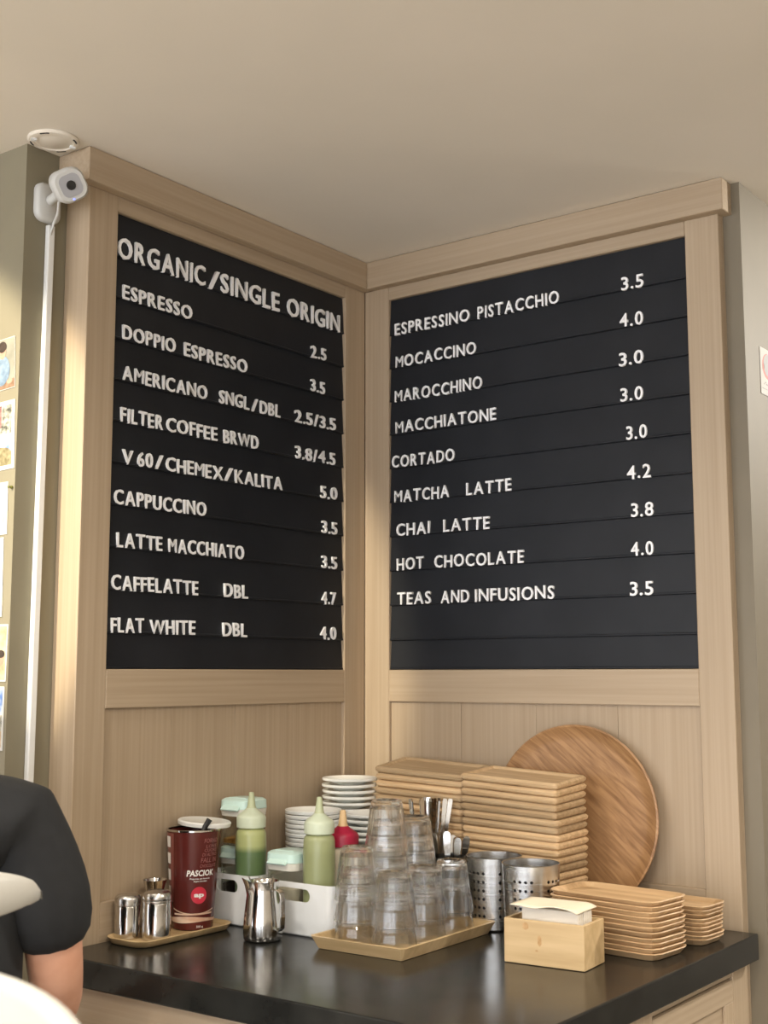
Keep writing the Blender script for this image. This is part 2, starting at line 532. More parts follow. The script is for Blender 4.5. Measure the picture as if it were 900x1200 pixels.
def menu_board(side, rows, s0, s1, label):
    t = thing('menu_board', label, 'menu board', (0, 0, 0))
    # local frame of the wall: s along the wall, n out of the wall
    if side == 'L':
        P = lambda s, n, z: (n, s, z)
        base = Matrix(((0, 0, 1), (1, 0, 0), (0, 1, 0)))
    else:
        P = lambda s, n, z: (s, -n, z)
        base = Matrix(((1, 0, 0), (0, 0, -1), (0, 1, 0)))
    zs = [Z_BTOP - 0.0006] + LINES + [Z_BOARD + 0.0006]
    sa, sb = s0 + 0.0006, s1 - 0.0006
    for k in range(len(zs) - 1):
        zt, zb = zs[k], zs[k + 1]
        # wedge strip: proud lower lip with a small undercut ledge
        prof = [(-0.0215, zt), (-0.0105, zt), (-0.0055, zb + 0.0055), (-0.0040, zb + 0.004), (-0.0040, zb + 0.0015), (-0.0060, zb + 0.0002), (-0.0215, zb + 0.0002)]
        m = MB()
        m.loops([[P(sa, n, z) for n, z in prof], [P(sb, n, z) for n, z in prof]])
        m.build('slat', M['black'], t)
        if side == 'R' and 0 < k < len(zs) - 1:
            sm = 0.372
            MB().lathe([(0.0012, -0.003), (0.0012, 0.0006), (0.0006, 0.001)], 8, mx=Matrix.Translation(P(sm, -0.004, zt + 0.002 + 0.006)) @ base.to_4x4()).build('pin', M['hole'], t)
    for z, cap, words in rows:
        for wd, a, b in words:
            gl = [glyph(c) for c in wd]
            n = len(gl)
            gap = 0.19 * cap
            tot = sum(g[1] for g in gl)
            sx = (b - a - gap * (n - 1)) / tot
            sx = max(0.45 * cap, sx)
            x = a
            for c, (me, wdt) in zip(wd, gl):
                o = bpy.data.objects.new('letter', me)
                COL.objects.link(o)
                o.parent = t
                jz = random.uniform(-0.0006, 0.0012)
                jr = math.radians(random.uniform(-1.6, 1.6))
                o.matrix_local = Matrix.Translation(P(x, -0.0074, z + 0.0012 + jz)) @ base.to_4x4() @ Matrix.Rotation(jr, 4, 'Z') @ Matrix.Diagonal((sx, cap, 0.048, 1))
                x += wdt * sx + gap
    return t
menu_board('L', LEFT_ROWS, YL2, YL1, 'black slatted menu board headed ORGANIC/SINGLE ORIGIN with white letters on the left wall')
menu_board('R', RIGHT_ROWS, XR1, XR2, 'black slatted menu board from ESPRESSINO PISTACCHIO to TEAS AND INFUSIONS on the right wall')

# ------------------------------------------------------------------ counter
CX, CY = 1.0194, -0.9811
TH = 0.052
ct = MB().box((-CX / 2, CY / 2, -TH), (CX / 2, -CY / 2, 0)).build('countertop', M['counter'], None, (CX / 2 + 0.0005, CY / 2 - 0.0005, ZC), bevel=0.003, seg=2)
tag(ct, 'dark grey satin stone countertop filling the corner', 'countertop')

cab = thing('counter_cabinet', 'oak base cabinet with framed drawer fronts under the dark countertop', 'cabinet', (0, 0, 0))
ZB = ZC - TH - 0.0008
FX, FY = 0.995, -0.955
MB().box((0.001, FY + 0.022, 0.0), (FX - 0.022, -0.001, ZB)).build('body', M['blackplastic'], cab)
# side facing +x : face frame, two bays of drawers
def fbox(name, a, b, material, par=cab, bevel=0.0012):
    return oak_piece(name, a, b, material, par, bevel)
fbox('stile', (FX - 0.022, -0.085, 0.0), (FX, -0.001, ZB), M['oak_v'])
fbox('stile', (FX - 0.022, FY, 0.0), (FX, FY + 0.07, ZB), M['oak_v'])
fbox('stile', (FX - 0.022, -0.53, 0.0), (FX, -0.46, ZB), M['oak_v'])
for (ya, yb) in ((-0.46, -0.085), (FY + 0.07, -0.53)):
    fbox('rail', (FX - 0.022, ya, ZB - 0.02), (FX, yb, ZB), M['oak_hy'])
    fbox('rail', (FX - 0.022, ya, 0.0), (FX, yb, 0.09), M['oak_hy'])
    zt = ZB - 0.022
    for h in (0.15, 0.22, 0.30):
        d = fbox('drawer', (FX - 0.021, ya + 0.002, zt - h), (FX - 0.006, yb - 0.002, zt - 0.004), M['oak_hy'])
        for (p, q_) in (((ya + 0.002, zt - 0.046), (yb - 0.002, zt - 0.004)),
                        ((ya + 0.002, zt - h), (yb - 0.002, zt - h + 0.042))):
            cc = ((FX - 0.006 + FX) / 2, (p[0] + q_[0]) / 2, (p[1] + q_[1]) / 2)
            f = MB().box((-0.003, -(q_[0] - p[0]) / 2, -(q_[1] - p[1]) / 2), (0.003, (q_[0] - p[0]) / 2, (q_[1] - p[1]) / 2)).build('drawer_frame', M['oak_hy'], d, bevel=0.001, seg=1)
            f.location = Vector(cc) - d.location
        for yy in (ya + 0.002, yb - 0.044):
            f = MB().box((-0.003, -0.021, -(h - 0.088) / 2), (0.003, 0.021, (h - 0.088) / 2)).build('drawer_frame', M['oak_v'], d, bevel=0.001, seg=1)
            f.location = Vector((FX - 0.003, yy + 0.021, zt - h / 2 - 0.002)) - d.location
        zt -= h + 0.002
# side facing -y : apron over a dark opening
fbox('apron', (0.001, FY, ZB - 0.075), (FX - 0.0225, FY + 0.021, ZB), M['oak_hx'])
fbox('plinth', (0.001, FY, 0.0), (FX - 0.0225, FY + 0.021, 0.09), M['oak_hx'])

# ------------------------------------------------------------------ stacks of rectangular bamboo trays
def tray_bm(w, d, r, n, h, flare, rim, depth, wall=0.004, rnd=0.0015):
    m = MB()
    lp = [rrect(w, d, r, n, 0.0, flare + rnd), rrect(w, d, r, n, rnd, flare), rrect(w, d, r, n, h - rnd, 0.0), rrect(w, d, r, n, h, rnd),
          rrect(w, d, r, n, h, rim), rrect(w, d, r, n, h - depth, rim + wall)]
    m.loops(lp, True, True)
    return m

def stack(name, mesh, loc, rot, count, step, label_top, label_rest, label_bottom, group, tilt=(0, 0), jit=0.003, jr=1.0, power=1.6, seed=1, cat='tray'):
    rnd = random.Random(seed)
    z = loc[2]
    for k in range(count):
        o = bpy.data.objects.new(name, mesh)
        COL.objects.link(o)
        u = (k / max(1, count - 1)) ** power
        o.location = (loc[0] + rnd.uniform(-jit, jit), loc[1] + rnd.uniform(-jit, jit), loc[2] + k * step)
        o.rotation_euler = (math.radians(tilt[0]) * u, math.radians(tilt[1]) * u, math.radians(rot + rnd.uniform(-jr, jr)))
        lab = label_top if k == count - 1 else (label_bottom if k == 0 else label_rest % ORD[count - 1 - k])
        tag(o, lab, cat, group)

def smooth_mesh(m, name, material, bevel=0):
    return m.mesh(name, material)
tB = tray_bm(0.256, 0.128, 0.010, 3, 0.0147, 0.001, 0.012, 0.005, rnd=0.0046)
mB = smooth_mesh(tB, 'bamboo_tray', M['bamboo'])
stack('bamboo_tray', mB, (0.276, -0.094, ZC + 0.0008), -1.5, 19, 0.01655,
      'topmost bamboo tray of the tall stack nearer the corner, beside the white saucers',
      '%s bamboo tray from the top of the tall stack nearer the corner',
      'lowest bamboo tray of the tall stack nearer the corner', 'bamboo trays stacked nearer the corner', tilt=(8.0, 2.5), seed=3, jr=0.7, jit=0.002)
stack('bamboo_tray', mB, (0.550, -0.140, ZC + 0.0008), -4.0, 19, 0.0163,
      'topmost bamboo tray of the tall stack in front of the round wooden tray',
      '%s bamboo tray from the top of the stack before the round wooden tray',
      'lowest bamboo tray of the tall stack in front of the round wooden tray', 'bamboo trays stacked before the round tray', tilt=(5.0, 2.5), seed=5, jr=0.7, jit=0.002)

tT = tray_bm(0.244, 0.138, 0.026, 2, 0.0135, 0.010, 0.004, 0.0085, wall=0.010, rnd=0.0012)
mT = smooth_mesh(tT, 'snack_tray', M['acacia'])
stack('snack_tray', mT, (0.853, -0.303, ZC + 0.0008), -6, 11, 0.0094,
      'topmost thin wooden tray of the stack beside the napkin box',
      '%s thin wooden tray from the top of the stack beside the napkin box',
      'lowest thin wooden tray of the stack beside the napkin box', 'thin trays stacked beside the napkin box', seed=11, jit=0.0025, jr=1.2)
tT2 = tray_bm(0.236, 0.112, 0.024, 2, 0.0125, 0.009, 0.004, 0.008, wall=0.010, rnd=0.0012)
mT2 = smooth_mesh(tT2, 'snack_tray', M['acacia'])
stack('snack_tray', mT2, (0.872, -0.140, ZC + 0.0008), -3, 9, 0.0079,
      'topmost thin wooden tray of the low stack at the right end of the counter',
      '%s thin wooden tray from the top of the low stack at the counter end',
      'lowest thin wooden tray of the low stack at the right end of the counter', 'thin trays stacked at the right end', seed=13, jit=0.002, jr=1.0)

# ------------------------------------------------------------------ round wooden tray leaning on the wall
m = MB()
RR = 0.207
m.lathe([(RR - 0.030, 0.0), (RR - 0.008, 0.004), (RR, 0.016), (RR, 0.019), (RR - 0.004, 0.0205), (RR - 0.008, 0.018), (RR - 0.022, 0.0085), (RR - 0.036, 0.0065)], 72)
lean = math.radians(90 - 5.5)
rt = m.build('round_tray', M['round_wood'], None, (0.617, -0.022, ZC + 0.2065), (lean, 0, math.radians(0)), sharp=50)
tag(rt, 'large round wooden tray leaning against the oak panel', 'tray')
rt.rotation_euler = (Euler((lean, 0, 0)).to_matrix() @ Matrix.Rotation(math.radians(-38), 3, 'Z')).to_euler()

# ------------------------------------------------------------------ saucer stacks
def saucer_mesh(r, lip):
    m = MB()
    m.lathe([(r * 0.52, 0.0), (r * 0.56, 0.0025), (r * 0.86, 0.0115 - lip * 0.6), (r * 0.985, 0.0150 - lip), (r, 0.0158 - lip), (r * 1.004, 0.0150), (r * 0.985, 0.0160), (r * 0.84, 0.0125), (r * 0.60, 0.0065), (r * 0.50, 0.0055)], 40)
    me = m.mesh('saucer', M['ceramic'])
    me.set_sharp_from_angle(angle=math.radians(50))
    return me
SAUCER = {1: saucer_mesh(0.066, 0.0055), 2: saucer_mesh(0.066, 0.0078), 4: saucer_mesh(0.066, 0.0055)}
def saucers(loc, count, step, where, group, seed):
    rnd = random.Random(seed)
    for k in range(count):
        o = bpy.data.objects.new('saucer', SAUCER[seed])
        COL.objects.link(o)
        o.location = (loc[0] + rnd.uniform(-.0014, .0014), loc[1] + rnd.uniform(-.0014, .0014), ZC + 0.0008 + k * step)
        o.rotation_euler = (math.radians(rnd.uniform(-.5, .5)), math.radians(rnd.uniform(-.5, .5)), rnd.uniform(0, 6))
        if k == count - 1:
            tag(o, 'topmost white saucer of the ' + where, 'saucer', group)
        elif k == 0:
            tag(o, 'lowest white saucer of the ' + where, 'saucer', group)
        else:
            tag(o, ORD[count - 1 - k] + ' white saucer from the top of the ' + where, 'saucer', group)
saucers((0.083, -0.168), 20, 0.01395, 'tallest stack in the corner', 'saucers in the tallest stack', 1)
saucers((0.088, -0.306), 21, 0.0101, 'stack by the left wall', 'saucers in the stack by the left wall', 2)
saucers((0.203, -0.232), 16, 0.0130, 'stack behind the glasses', 'saucers in the stack behind the glasses', 4)

# ------------------------------------------------------------------ white caddies with slots
def caddy(cx, cy, w, d, label, slot_w):
    h = 0.106
    t = thing('storage_caddy', label, 'caddy', (cx, cy, ZC + 0.0008), (0, 0, 0), 'white storage caddies')
    m = MB()
    n = 4
    inset = 0.008
    th = 0.003
    loops = [rrect(w, d, 0.022, n, 0, inset + 0.003), rrect(w, d, 0.022, n, 0.003, inset), rrect(w, d, 0.022, n, h * 0.6, inset * 0.35), rrect(w, d, 0.022, n, h, 0), rrect(w, d, 0.022, n, h, th)]
    inner = [rrect(w, d, 0.022, n, h * 0.6, inset * 0.35 + th), rrect(w, d, 0.022, n, 0.005, inset + th)]
    m.loops(loops + inner, True, True, True)
    b = m.build('body', M['white_gloss'], t, sharp=40)
    # cut the handle slot through both end walls
    c = MB()
    sl = rrect(slot_w, 0.026, 0.0125, 5)
    c.loops([[(x, -d, y + h * 0.77) for x, y, _ in sl], [(x, d, y + h * 0.77) for x, y, _ in sl]])
    co = c.build('cutter', None, t)
    bpy.context.view_layer.update()
    md = b.modifiers.new('slot', 'BOOLEAN')
    md.operation = 'DIFFERENCE'
    md.object = co
    md.solver = 'EXACT'
    bpy.context.view_layer.update()
    dg = bpy.context.evaluated_depsgraph_get()
    me = bpy.data.meshes.new_from_object(b.evaluated_get(dg))
    b.modifiers.clear()
    b.data = me
    bpy.data.objects.remove(co)
    return t
CADY = -0.494
caddy(0.082, CADY, 0.152, 0.19, 'narrow white plastic caddy behind the chocolate tin, holding the tall green bottle', 0.062)
caddy(0.268, CADY, 0.212, 0.19, 'wide white plastic caddy behind the milk pitcher, holding the sage bottle', 0.088)
ZF = ZC + 0.0062

# ------------------------------------------------------------------ squeeze bottles
def bottle(loc, label, fill, capm, tipm, hb=0.196, r=0.0325):
    t = thing('squeeze_bottle', label, 'bottle', (*loc, ZF), (0, 0, 0), 'squeeze bottles')
    m = MB()
    m.lathe([(r * 0.80, 0), (r * 0.93, 0.004), (r, 0.05), (r * 1.02, 0.12), (r * 1.03, hb - 0.04), (r * 1.0, hb - 0.014), (r * 0.93, hb - 0.006), (r * 0.80, hb - 0.002), (r * 0.80, hb + 0.001)], 32)
    m.build('body', fill, t)
    m = MB()
    m.lathe([(r * 0.90, hb), (r * 0.96, hb + 0.001), (r * 0.97, hb + 0.020), (r * 0.92, hb + 0.025), (r * 0.80, hb + 0.029), (r * 0.45, hb + 0.037), (r * 0.30, hb + 0.042)], 32)
    c = m.build('cap', capm, t)
    m = MB()
    m.lathe([(r * 0.34, hb + 0.040), (r * 0.27, hb + 0.046), (r * 0.17, hb + 0.072), (r * 0.14, hb + 0.074), (r * 0.08, hb + 0.074)], 20)
    m.build('nozzle', tipm, c)
    return t
bottle((0.116, -0.5505), 'squeeze bottle two-tone dark and light green in the narrow caddy', M['green_fill'], M['bottle_cap'], M['nozzle'])
bottle((0.301, -0.545), 'sage green squeeze bottle standing in the wide caddy', M['sage_fill'], M['bottle_cap'], M['nozzle'])
bottle((0.302, -0.468), 'squeeze bottle with crimson cap and tan nozzle behind the glasses', M['cream_fill'], M['red_cap'], M['pine_tip'], hb=0.163, r=0.035)

# ------------------------------------------------------------------ flip-lid jars
def jar(loc, z, h, label, content, group=None):
    a = 0.078
    t = thing('storage_jar', label, 'jar', (*loc, z), (0, 0, 0), 'mint lidded jars')
    n = 4
    hl = h - 0.036
    m = MB()
    m.loops([rrect(a, a, 0.018, n, 0, 0.004), rrect(a, a, 0.018, n, 0.004, 0.001), rrect(a, a, 0.018, n, hl, 0.0), rrect(a, a, 0.018, n, hl, 0.002), rrect(a, a, 0.018, n, 0.004, 0.0035)], True, True, True)
    m.build('body', M['clear'], t, sharp=40)
    if content:
        hc = content[1]
        m = MB()
        m.loops([rrect(a, a, 0.016, n, 0.005, 0.005), rrect(a, a, 0.016, n, hc, 0.005), rrect(a, a, 0.012, n, hc + 0.004, 0.018)], True, True, True)
        m.build('contents', content[0], t)
    m = MB()
    m.loops([rrect(a, a, 0.02, n, hl - 0.001, -0.001), rrect(a, a, 0.02, n, hl + 0.014, -0.003), rrect(a, a, 0.02, n, hl + 0.014, 0.004)], True, True, True)
    m.build('collar', M['cream_plastic'], t, sharp=40)
    m = MB()
    m.loops([rrect(a, a, 0.02, n, hl + 0.0145, -0.003), rrect(a, a, 0.02, n, h - 0.004, -0.002), rrect(a, a, 0.02, n, h, 0.004)], True, True, True)
    ld = m.build('lid', M['mint'], t, sharp=40)
    # raised flap of the flip lid, hinged towards the room
    m = MB()
    fl = [(-0.024, -0.006, hl + 0.012), (0.024, -0.006, hl + 0.012), (0.024, -0.046, hl + 0.012), (-0.024, -0.046, hl + 0.012)]
    m.loops([[(-0.028, -0.02, h - 0.002), (0.028, -0.02, h - 0.002), (0.026, -0.047, hl + 0.010), (-0.026, -0.047, hl + 0.010)],
             [(-0.026, -0.02, h + 0.003), (0.026, -0.02, h + 0.003), (0.024, -0.052, hl + 0.014), (-0.024, -0.052, hl + 0.014)]])
    m.build('flap', M['mint'], ld, bevel=0.002)
    return t
jar((0.050, -0.503), ZF, 0.150, 'lower of two stacked mint-lidded jars behind the green bottle', (M['choc'], 0.07))
jar((0.050, -0.503), ZF + 0.1512, 0.100, 'upper mint-lidded jar stacked on another, with amber bits at its bottom', (M['orange_bits'], 0.014))
jar((0.216, -0.535), ZF, 0.155, 'mint-lidded jar in the wide caddy left of the sage bottle', (M['napkin_core'], 0.08))

# ------------------------------------------------------------------ left serving tray with tin, shakers, jigger
tl = MB()
tw, td = 0.121, 0.268
tl.loops([rrect(tw, td, 0.034, 6, 0, 0.010), rrect(tw, td, 0.034, 6, 0.002, 0.006), rrect(tw, td, 0.034, 6, 0.013, 0.0), rrect(tw, td, 0.034, 6, 0.014, 0.002), rrect(tw, td, 0.034, 6, 0.0135, 0.004), rrect(tw, td, 0.034, 6, 0.006, 0.010)], True, True, True)
o = tl.build('serving_tray', M['bamboo_box'], None, (0.066, -0.733, ZC + 0.0008), (0, 0, math.radians(0)), sharp=45)
tag(o, 'small round-cornered bamboo tray under the chocolate tin and shakers', 'tray')
ZT = ZC + 0.0075

# chocolate tin (tapered), printed label wrapped round it
TIN = thing('chocolate_tin', 'tapered maroon drinking chocolate tin lettered PASCIOK on the small tray', 'tin', (0.063, -0.669, ZT), (0, 0, 0))
R0, R1, HT = 0.0425, 0.0565, 0.199
def rad(z):
    return R0 + (R1 - R0) * z / HT
m = MB()
m.lathe([(R0 - 0.002, 0), (R0, 0.002), (R1, HT), (R1 - 0.0015, HT), (R1 - 0.004, HT - 0.012)], 48, True, False)
m.build('body', M['maroon'], TIN)
MB().lathe([(R1 - 0.004, HT - 0.012), (0.002, HT - 0.009)], 32).build('powder', M['choc'], TIN)
m = MB()
m.lathe([(R1 - 0.0010, HT - 0.002), (R1 + 0.0016, HT - 0.001), (R1 + 0.0016, HT + 0.0022), (R1 - 0.0005, HT + 0.003), (R1 - 0.0022, HT + 0.0015), (R1 - 0.002, HT - 0.002)], 48, False, False)
m.build('rim', M['chrome'], TIN)
# direction that faces the room from the tin
FACE = math.atan2(-2.613 + 0.669, 2.006 - 0.063)
def wrap(u, v, off=0.0005):
    """u: metres to the right on the label, v: height"""
    r = rad(v) + off
    a = FACE + u / rad(v)
    return (r * math.cos(a), r * math.sin(a), v)
def wrap_text(body, u0, u1, v0, h, material, parent, shear=0.0, offset=0.01, off=0.0007, rise=0.0):
    me = text_mesh(body, 0.0, offset, 2)
    bm = bmesh.new()
    bm.from_mesh(me)
    bmesh.ops.triangulate(bm, faces=bm.faces)
    xs = [v.co.x for v in bm.verts]
    x0, x1 = min(xs), max(xs)
    for v in bm.verts:
        vy = v.co.y / CAP * h
        uu = u0 + (v.co.x - x0) / (x1 - x0) * (u1 - u0) + shear * vy
        v.co = wrap(uu, v0 + vy + rise * (uu - u0), off)
    bm.to_mesh(me)
    bm.free()
    me.name = 'lettering'
    me.materials.clear()
    me.materials.append(material)
    o = bpy.data.objects.new('lettering', me)
    COL.objects.link(o)
    o.parent = parent
    return o
def patch(name, fn_lo, fn_hi, u0, u1, n, material, parent, off=0.0005):
    m = MB()
    vs, fs = [], []
    for i in range(n + 1):
        u = u0 + (u1 - u0) * i / n
        vs += [wrap(u, fn_lo(u), off), wrap(u, fn_hi(u), off)]
    for i in range(n):
        fs.append((2 * i, 2 * i + 2, 2 * i + 3, 2 * i + 1))
    m.add(vs, fs, True)
    return m.build(name, material, parent)
wrap_text('PASCIOK', -0.0135, 0.0455, 0.110, 0.0112, M['print_white'], TIN, 0.12, 0.03)
wrap_text('Preparato per bevanda', -0.007, 0.036, 0.1030, 0.0032, M['print_white'], TIN)
wrap_text('al gusto cioccolato', 0.001, 0.029, 0.0980, 0.0032, M['print_white'], TIN)
for body, u0, u1, v, h in (('FORNO', 0.022, 0.056, 0.176, 0.0085), ('LOVE', 0.026, 0.054, 0.166, 0.006), ('CUORE', 0.022, 0.054, 0.158, 0.006), ('DI ALTRO', 0.018, 0.054, 0.149, 0.0065), ('FALL IN', 0.015, 0.053, 0.1365, 0.0095), ('CHOCOLATE', 0.013, 0.052, 0.1265, 0.0065)):
    wrap_text(body, u0, u1, v, h, M['print_pink'], TIN, 0.15, 0.005)
# round red emblem
m = MB()
cu, cv, cr_ = 0.0125, 0.071, 0.0165
vs = [wrap(cu, cv, 0.0007)] + [wrap(cu + cr_ * math.cos(a * PI / 16), cv + cr_ * 1.04 * math.sin(a * PI / 16), 0.0007) for a in range(32)]
m.add(vs, [(0, 1 + a, 1 + (a + 1) % 32) for a in range(32)])
em = m.build('emblem', M['print_red'], TIN)
wrap_text('ap', cu - 0.0105, cu + 0.0105, cv - 0.003, 0.0085, M['print_white'], em, 0, 0.05, 0.0012)
# cream swirls round the foot
U0, U1 = -0.062, 0.062
patch('swirl', lambda u: 0.0165 + 0.0015 * math.sin(u * 60), lambda u: 0.0255 + 0.003 * math.cos(u * 45 + 0.5), U0, U1, 40, M['print_cream'], TIN)
patch('swirl', lambda u: 0.031 + 0.000 + 0.10 * (u + 0.02) ** 1 * 0.12, lambda u: 0.0345 + 0.012 * (u + 0.02), -0.042, 0.045, 30, M['print_cream'], TIN)
patch('swirl', lambda u: 0.0325 + 4.0 * (u - 0.004) ** 2, lambda u: 0.0345 + 4.2 * (u - 0.004) ** 2, -0.045, 0.048, 30, M['print_cream'], TIN, 0.0008)
wrap_text('500 g', 0.008, 0.022, 0.006, 0.004, M['print_white'], TIN)
# pale side panel with a column of small white pictograms
patch('side_panel', lambda u: 0.055, lambda u: HT - 0.004, -0.086, -0.046, 10, M['maroon_side'], TIN, 0.0004)
for k in range(4):
    v = 0.166 - k * 0.0335
    patch('pictogram', lambda u: v, lambda u: v + 0.022, -0.073, -0.056, 4, M['print_white'], TIN, 0.0009)
# white lid laid askew over the back of the rim
m = MB()
m.lathe([(0.050, 0.0), (0.0555, 0.001), (0.0565, 0.008), (0.0540, 0.0105), (0.0500, 0.0095)], 40)
lid = m.build('lid', M['white_plastic'], TIN, (-0.001, 0.004, HT + 0.0045), (math.radians(-3), math.radians(5), 0))
lid.rotation_euler = (math.radians(-2), math.radians(4), 0)
lid.location = (-0.004, 0.034, HT + 0.0045)
# scoop handle poking out
m = MB()
m.tube([(0.018, -0.004, HT - 0.03), (0.026, 0.008, HT + 0.006), (0.031, 0.017, HT + 0.022)], [0.004, 0.0055, 0.0062], 10)
o = m.build('cocoa_scoop', M['blackplastic'])
o.location = TIN.location + Vector((0.0105, -0.0135, 0.0))
tag(o, 'black scoop handle sticking out of the chocolate tin', 'scoop')

# shakers
def shaker(loc, r, h, label, rot=(0, 0, 0), dome=False):
    t = thing('powder_shaker', label, 'shaker', (*loc, ZT), rot, 'steel shakers on the small tray')
    m = MB()
    m.lathe([(r * 0.94, 0), (r, 0.002), (r, h * 0.74), (r * 0.97, h * 0.76)], 32)
    m.build('body', M['chrome'], t)
    m = MB()
    prof = [(r * 0.98, h * 0.765), (r * 1.03, h * 0.77), (r * 1.03, h * 0.92), (r * 0.98, h * 0.96), (r * 0.85, h), (r * 0.80, h * 0.995)]
    if dome:
        prof = [(r * 0.98, h * 0.765), (r * 1.03, h * 0.77), (r * 1.03, h * 0.80), (r * 0.99, h * 0.81), (r * 1.02, h * 0.83), (r * 1.0, h * 0.90), (r * 0.9, h * 0.96), (r * 0.6, h), (r * 0.2, h * 1.01)]
    m.lathe(prof, 32)
    m.build('lid', M['steel'], t)
    return t
shaker((0.034, -0.822), 0.0255, 0.083, 'straight polished steel shaker at the near end of the small tray')
shaker((0.091, -0.797), 0.0285, 0.094, 'domed polished steel shaker in front on the small tray', (0, 0, 0), True)

t = thing('jigger', 'small flared steel jigger behind the two shakers', 'jigger', (0.040, -0.755, ZT))
m = MB()
m.lathe([(0.019, 0), (0.0205, 0.001), (0.0085, 0.042), (0.0085, 0.046), (0.0245, 0.104), (0.0255, 0.105), (0.0230, 0.104), (0.0075, 0.050)], 32)
m.build('body', M['chrome'], t)
MB().lathe([(0.0095, 0.041), (0.0105, 0.044), (0.0095, 0.047)], 24, False, False).build('waist_ring', M['steel'], t)

# ------------------------------------------------------------------ milk pitcher
PX, PY = 0.243, -0.651
t = thing('milk_pitcher', 'polished steel milk pitcher in front of the white caddies', 'pitcher', (PX, PY, ZC + 0.0008))
m = MB()
n = 40
prof = [(0.036, 0.0), (0.0385, 0.003), (0.0395, 0.012), (0.039, 0.035), (0.0365, 0.062), (0.0325, 0.088), (0.0312, 0.102), (0.0325, 0.115), (0.0315, 0.1145), (0.030, 0.102), (0.0312, 0.088), (0.035, 0.062), (0.0375, 0.035), (0.037, 0.006)]
loops = []
spd = math.atan2(-RT.y, -RT.x) + 0.35      # spout points to the left of the picture
for r, z in prof:
    lp = []
    for i in range(n):
        a = 2 * PI * i / n
        da = (a - spd + PI) % (2 * PI) - PI
        k = max(0.0, (z - 0.085) / 0.03) * math.exp(-(da / 0.33) ** 2)
        rr = r * (1 + 0.38 * k)
        lp.append((rr * math.cos(a), rr * math.sin(a), z + 0.008 * k))
    loops.append(lp)
m.loops(loops, True, True, True)
m.build('body', M['chrome'], t, sharp=60)
hd = spd + PI - 1.05
hx, hy = math.cos(hd), math.sin(hd)
def strap(pts, wdt, th):
    m = MB()
    ls = []
    P3 = [Vector((hx * r, hy * r, z)) for r, z in pts]
    side = Vector((-hy, hx, 0))
    for i, p in enumerate(P3):
        tv = (P3[min(i + 1, len(P3) - 1)] - P3[max(i - 1, 0)]).normalized()
        nn = tv.cross(side).normalized()
        ls.append([tuple(p + side * wdt / 2 + nn * th / 2), tuple(p - side * wdt / 2 + nn * th / 2), tuple(p - side * wdt / 2 - nn * th / 2), tuple(p + side * wdt / 2 - nn * th / 2)])
    m.loops(ls, True, True, False)
    return m
strap([(0.0305, 0.098), (0.042, 0.101), (0.052, 0.096), (0.055, 0.085), (0.0555, 0.05), (0.054, 0.028), (0.047, 0.022), (0.0385, 0.026)], 0.013, 0.0022).build('handle', M['chrome'], t, bevel=0.0006, seg=1)
def little_spoon(loc, lean, az, ln, label, group):
    t = thing('teaspoon', label, 'spoon', loc, (0, lean, az), group)
    m = MB()
    ls = []
    for s, wd in ((0, 0.0022), (ln * 0.5, 0.0022), (ln * 0.8, 0.0035), (ln * 0.96, 0.0048), (ln, 0.003)):
        ls.append([(-0.0008, -wd, s), (0.0008, -wd, s), (0.0008, wd, s), (-0.0008, wd, s)])
    m.loops(ls)
    m.build('handle', M['chrome'], t, bevel=0.0005, seg=1)
    m = MB()
    ls = []
    for k in range(7):
        a = PI * k / 6
        z = -0.022 + 0.022 * math.cos(a)
        wd = max(0.0006, 0.0125 * math.sin(a) ** 0.8)
        dp = 0.004 * math.sin(a)
        ls.append([(dp, -wd * 0.6, z), (0.0, -wd, z), (dp - 0.001 - 0.0005, -wd * 0.6, z), (dp - 0.0015, wd * 0.6, z), (0.0, wd, z), (dp, wd * 0.6, z)])
    m.loops(ls, True, True, True)
    m.build('bowl', M['chrome'], t)
    return t
ux, uy = -RT.x, -RT.y
little_spoon((PX + 0.006, PY + 0.004, ZC + 0.06), math.radians(30), math.atan2(uy, ux), 0.075, 'teaspoon leaning left out of the milk pitcher', 'spoons in the pitcher')
little_spoon((PX + 0.004, PY + 0.008, ZC + 0.06), math.radians(10), 0.6, 0.064, 'teaspoon standing upright in the milk pitcher', 'spoons in the pitcher')

# ------------------------------------------------------------------ glass tray and stacked tumblers
GTX, GTY = 0.480, -0.490
m = MB()
gw, gd = 0.205, 0.318
m.loops([rrect(gw, gd, 0.0015, 1, 0, 0.004), rrect(gw, gd, 0.0015, 1, 0.0245, -0.010), rrect(gw, gd, 0.0015, 1, 0.0245, -0.003), rrect(gw, gd, 0.0015, 1, 0.008, 0.006)], True, True)
o = m.build('glass_tray', M['bamboo_box'], None, (GTX, GTY, ZC + 0.0008), (0, 0, math.radians(1.0)))
tag(o, 'square-cornered bamboo tray under the upturned glasses', 'tray')

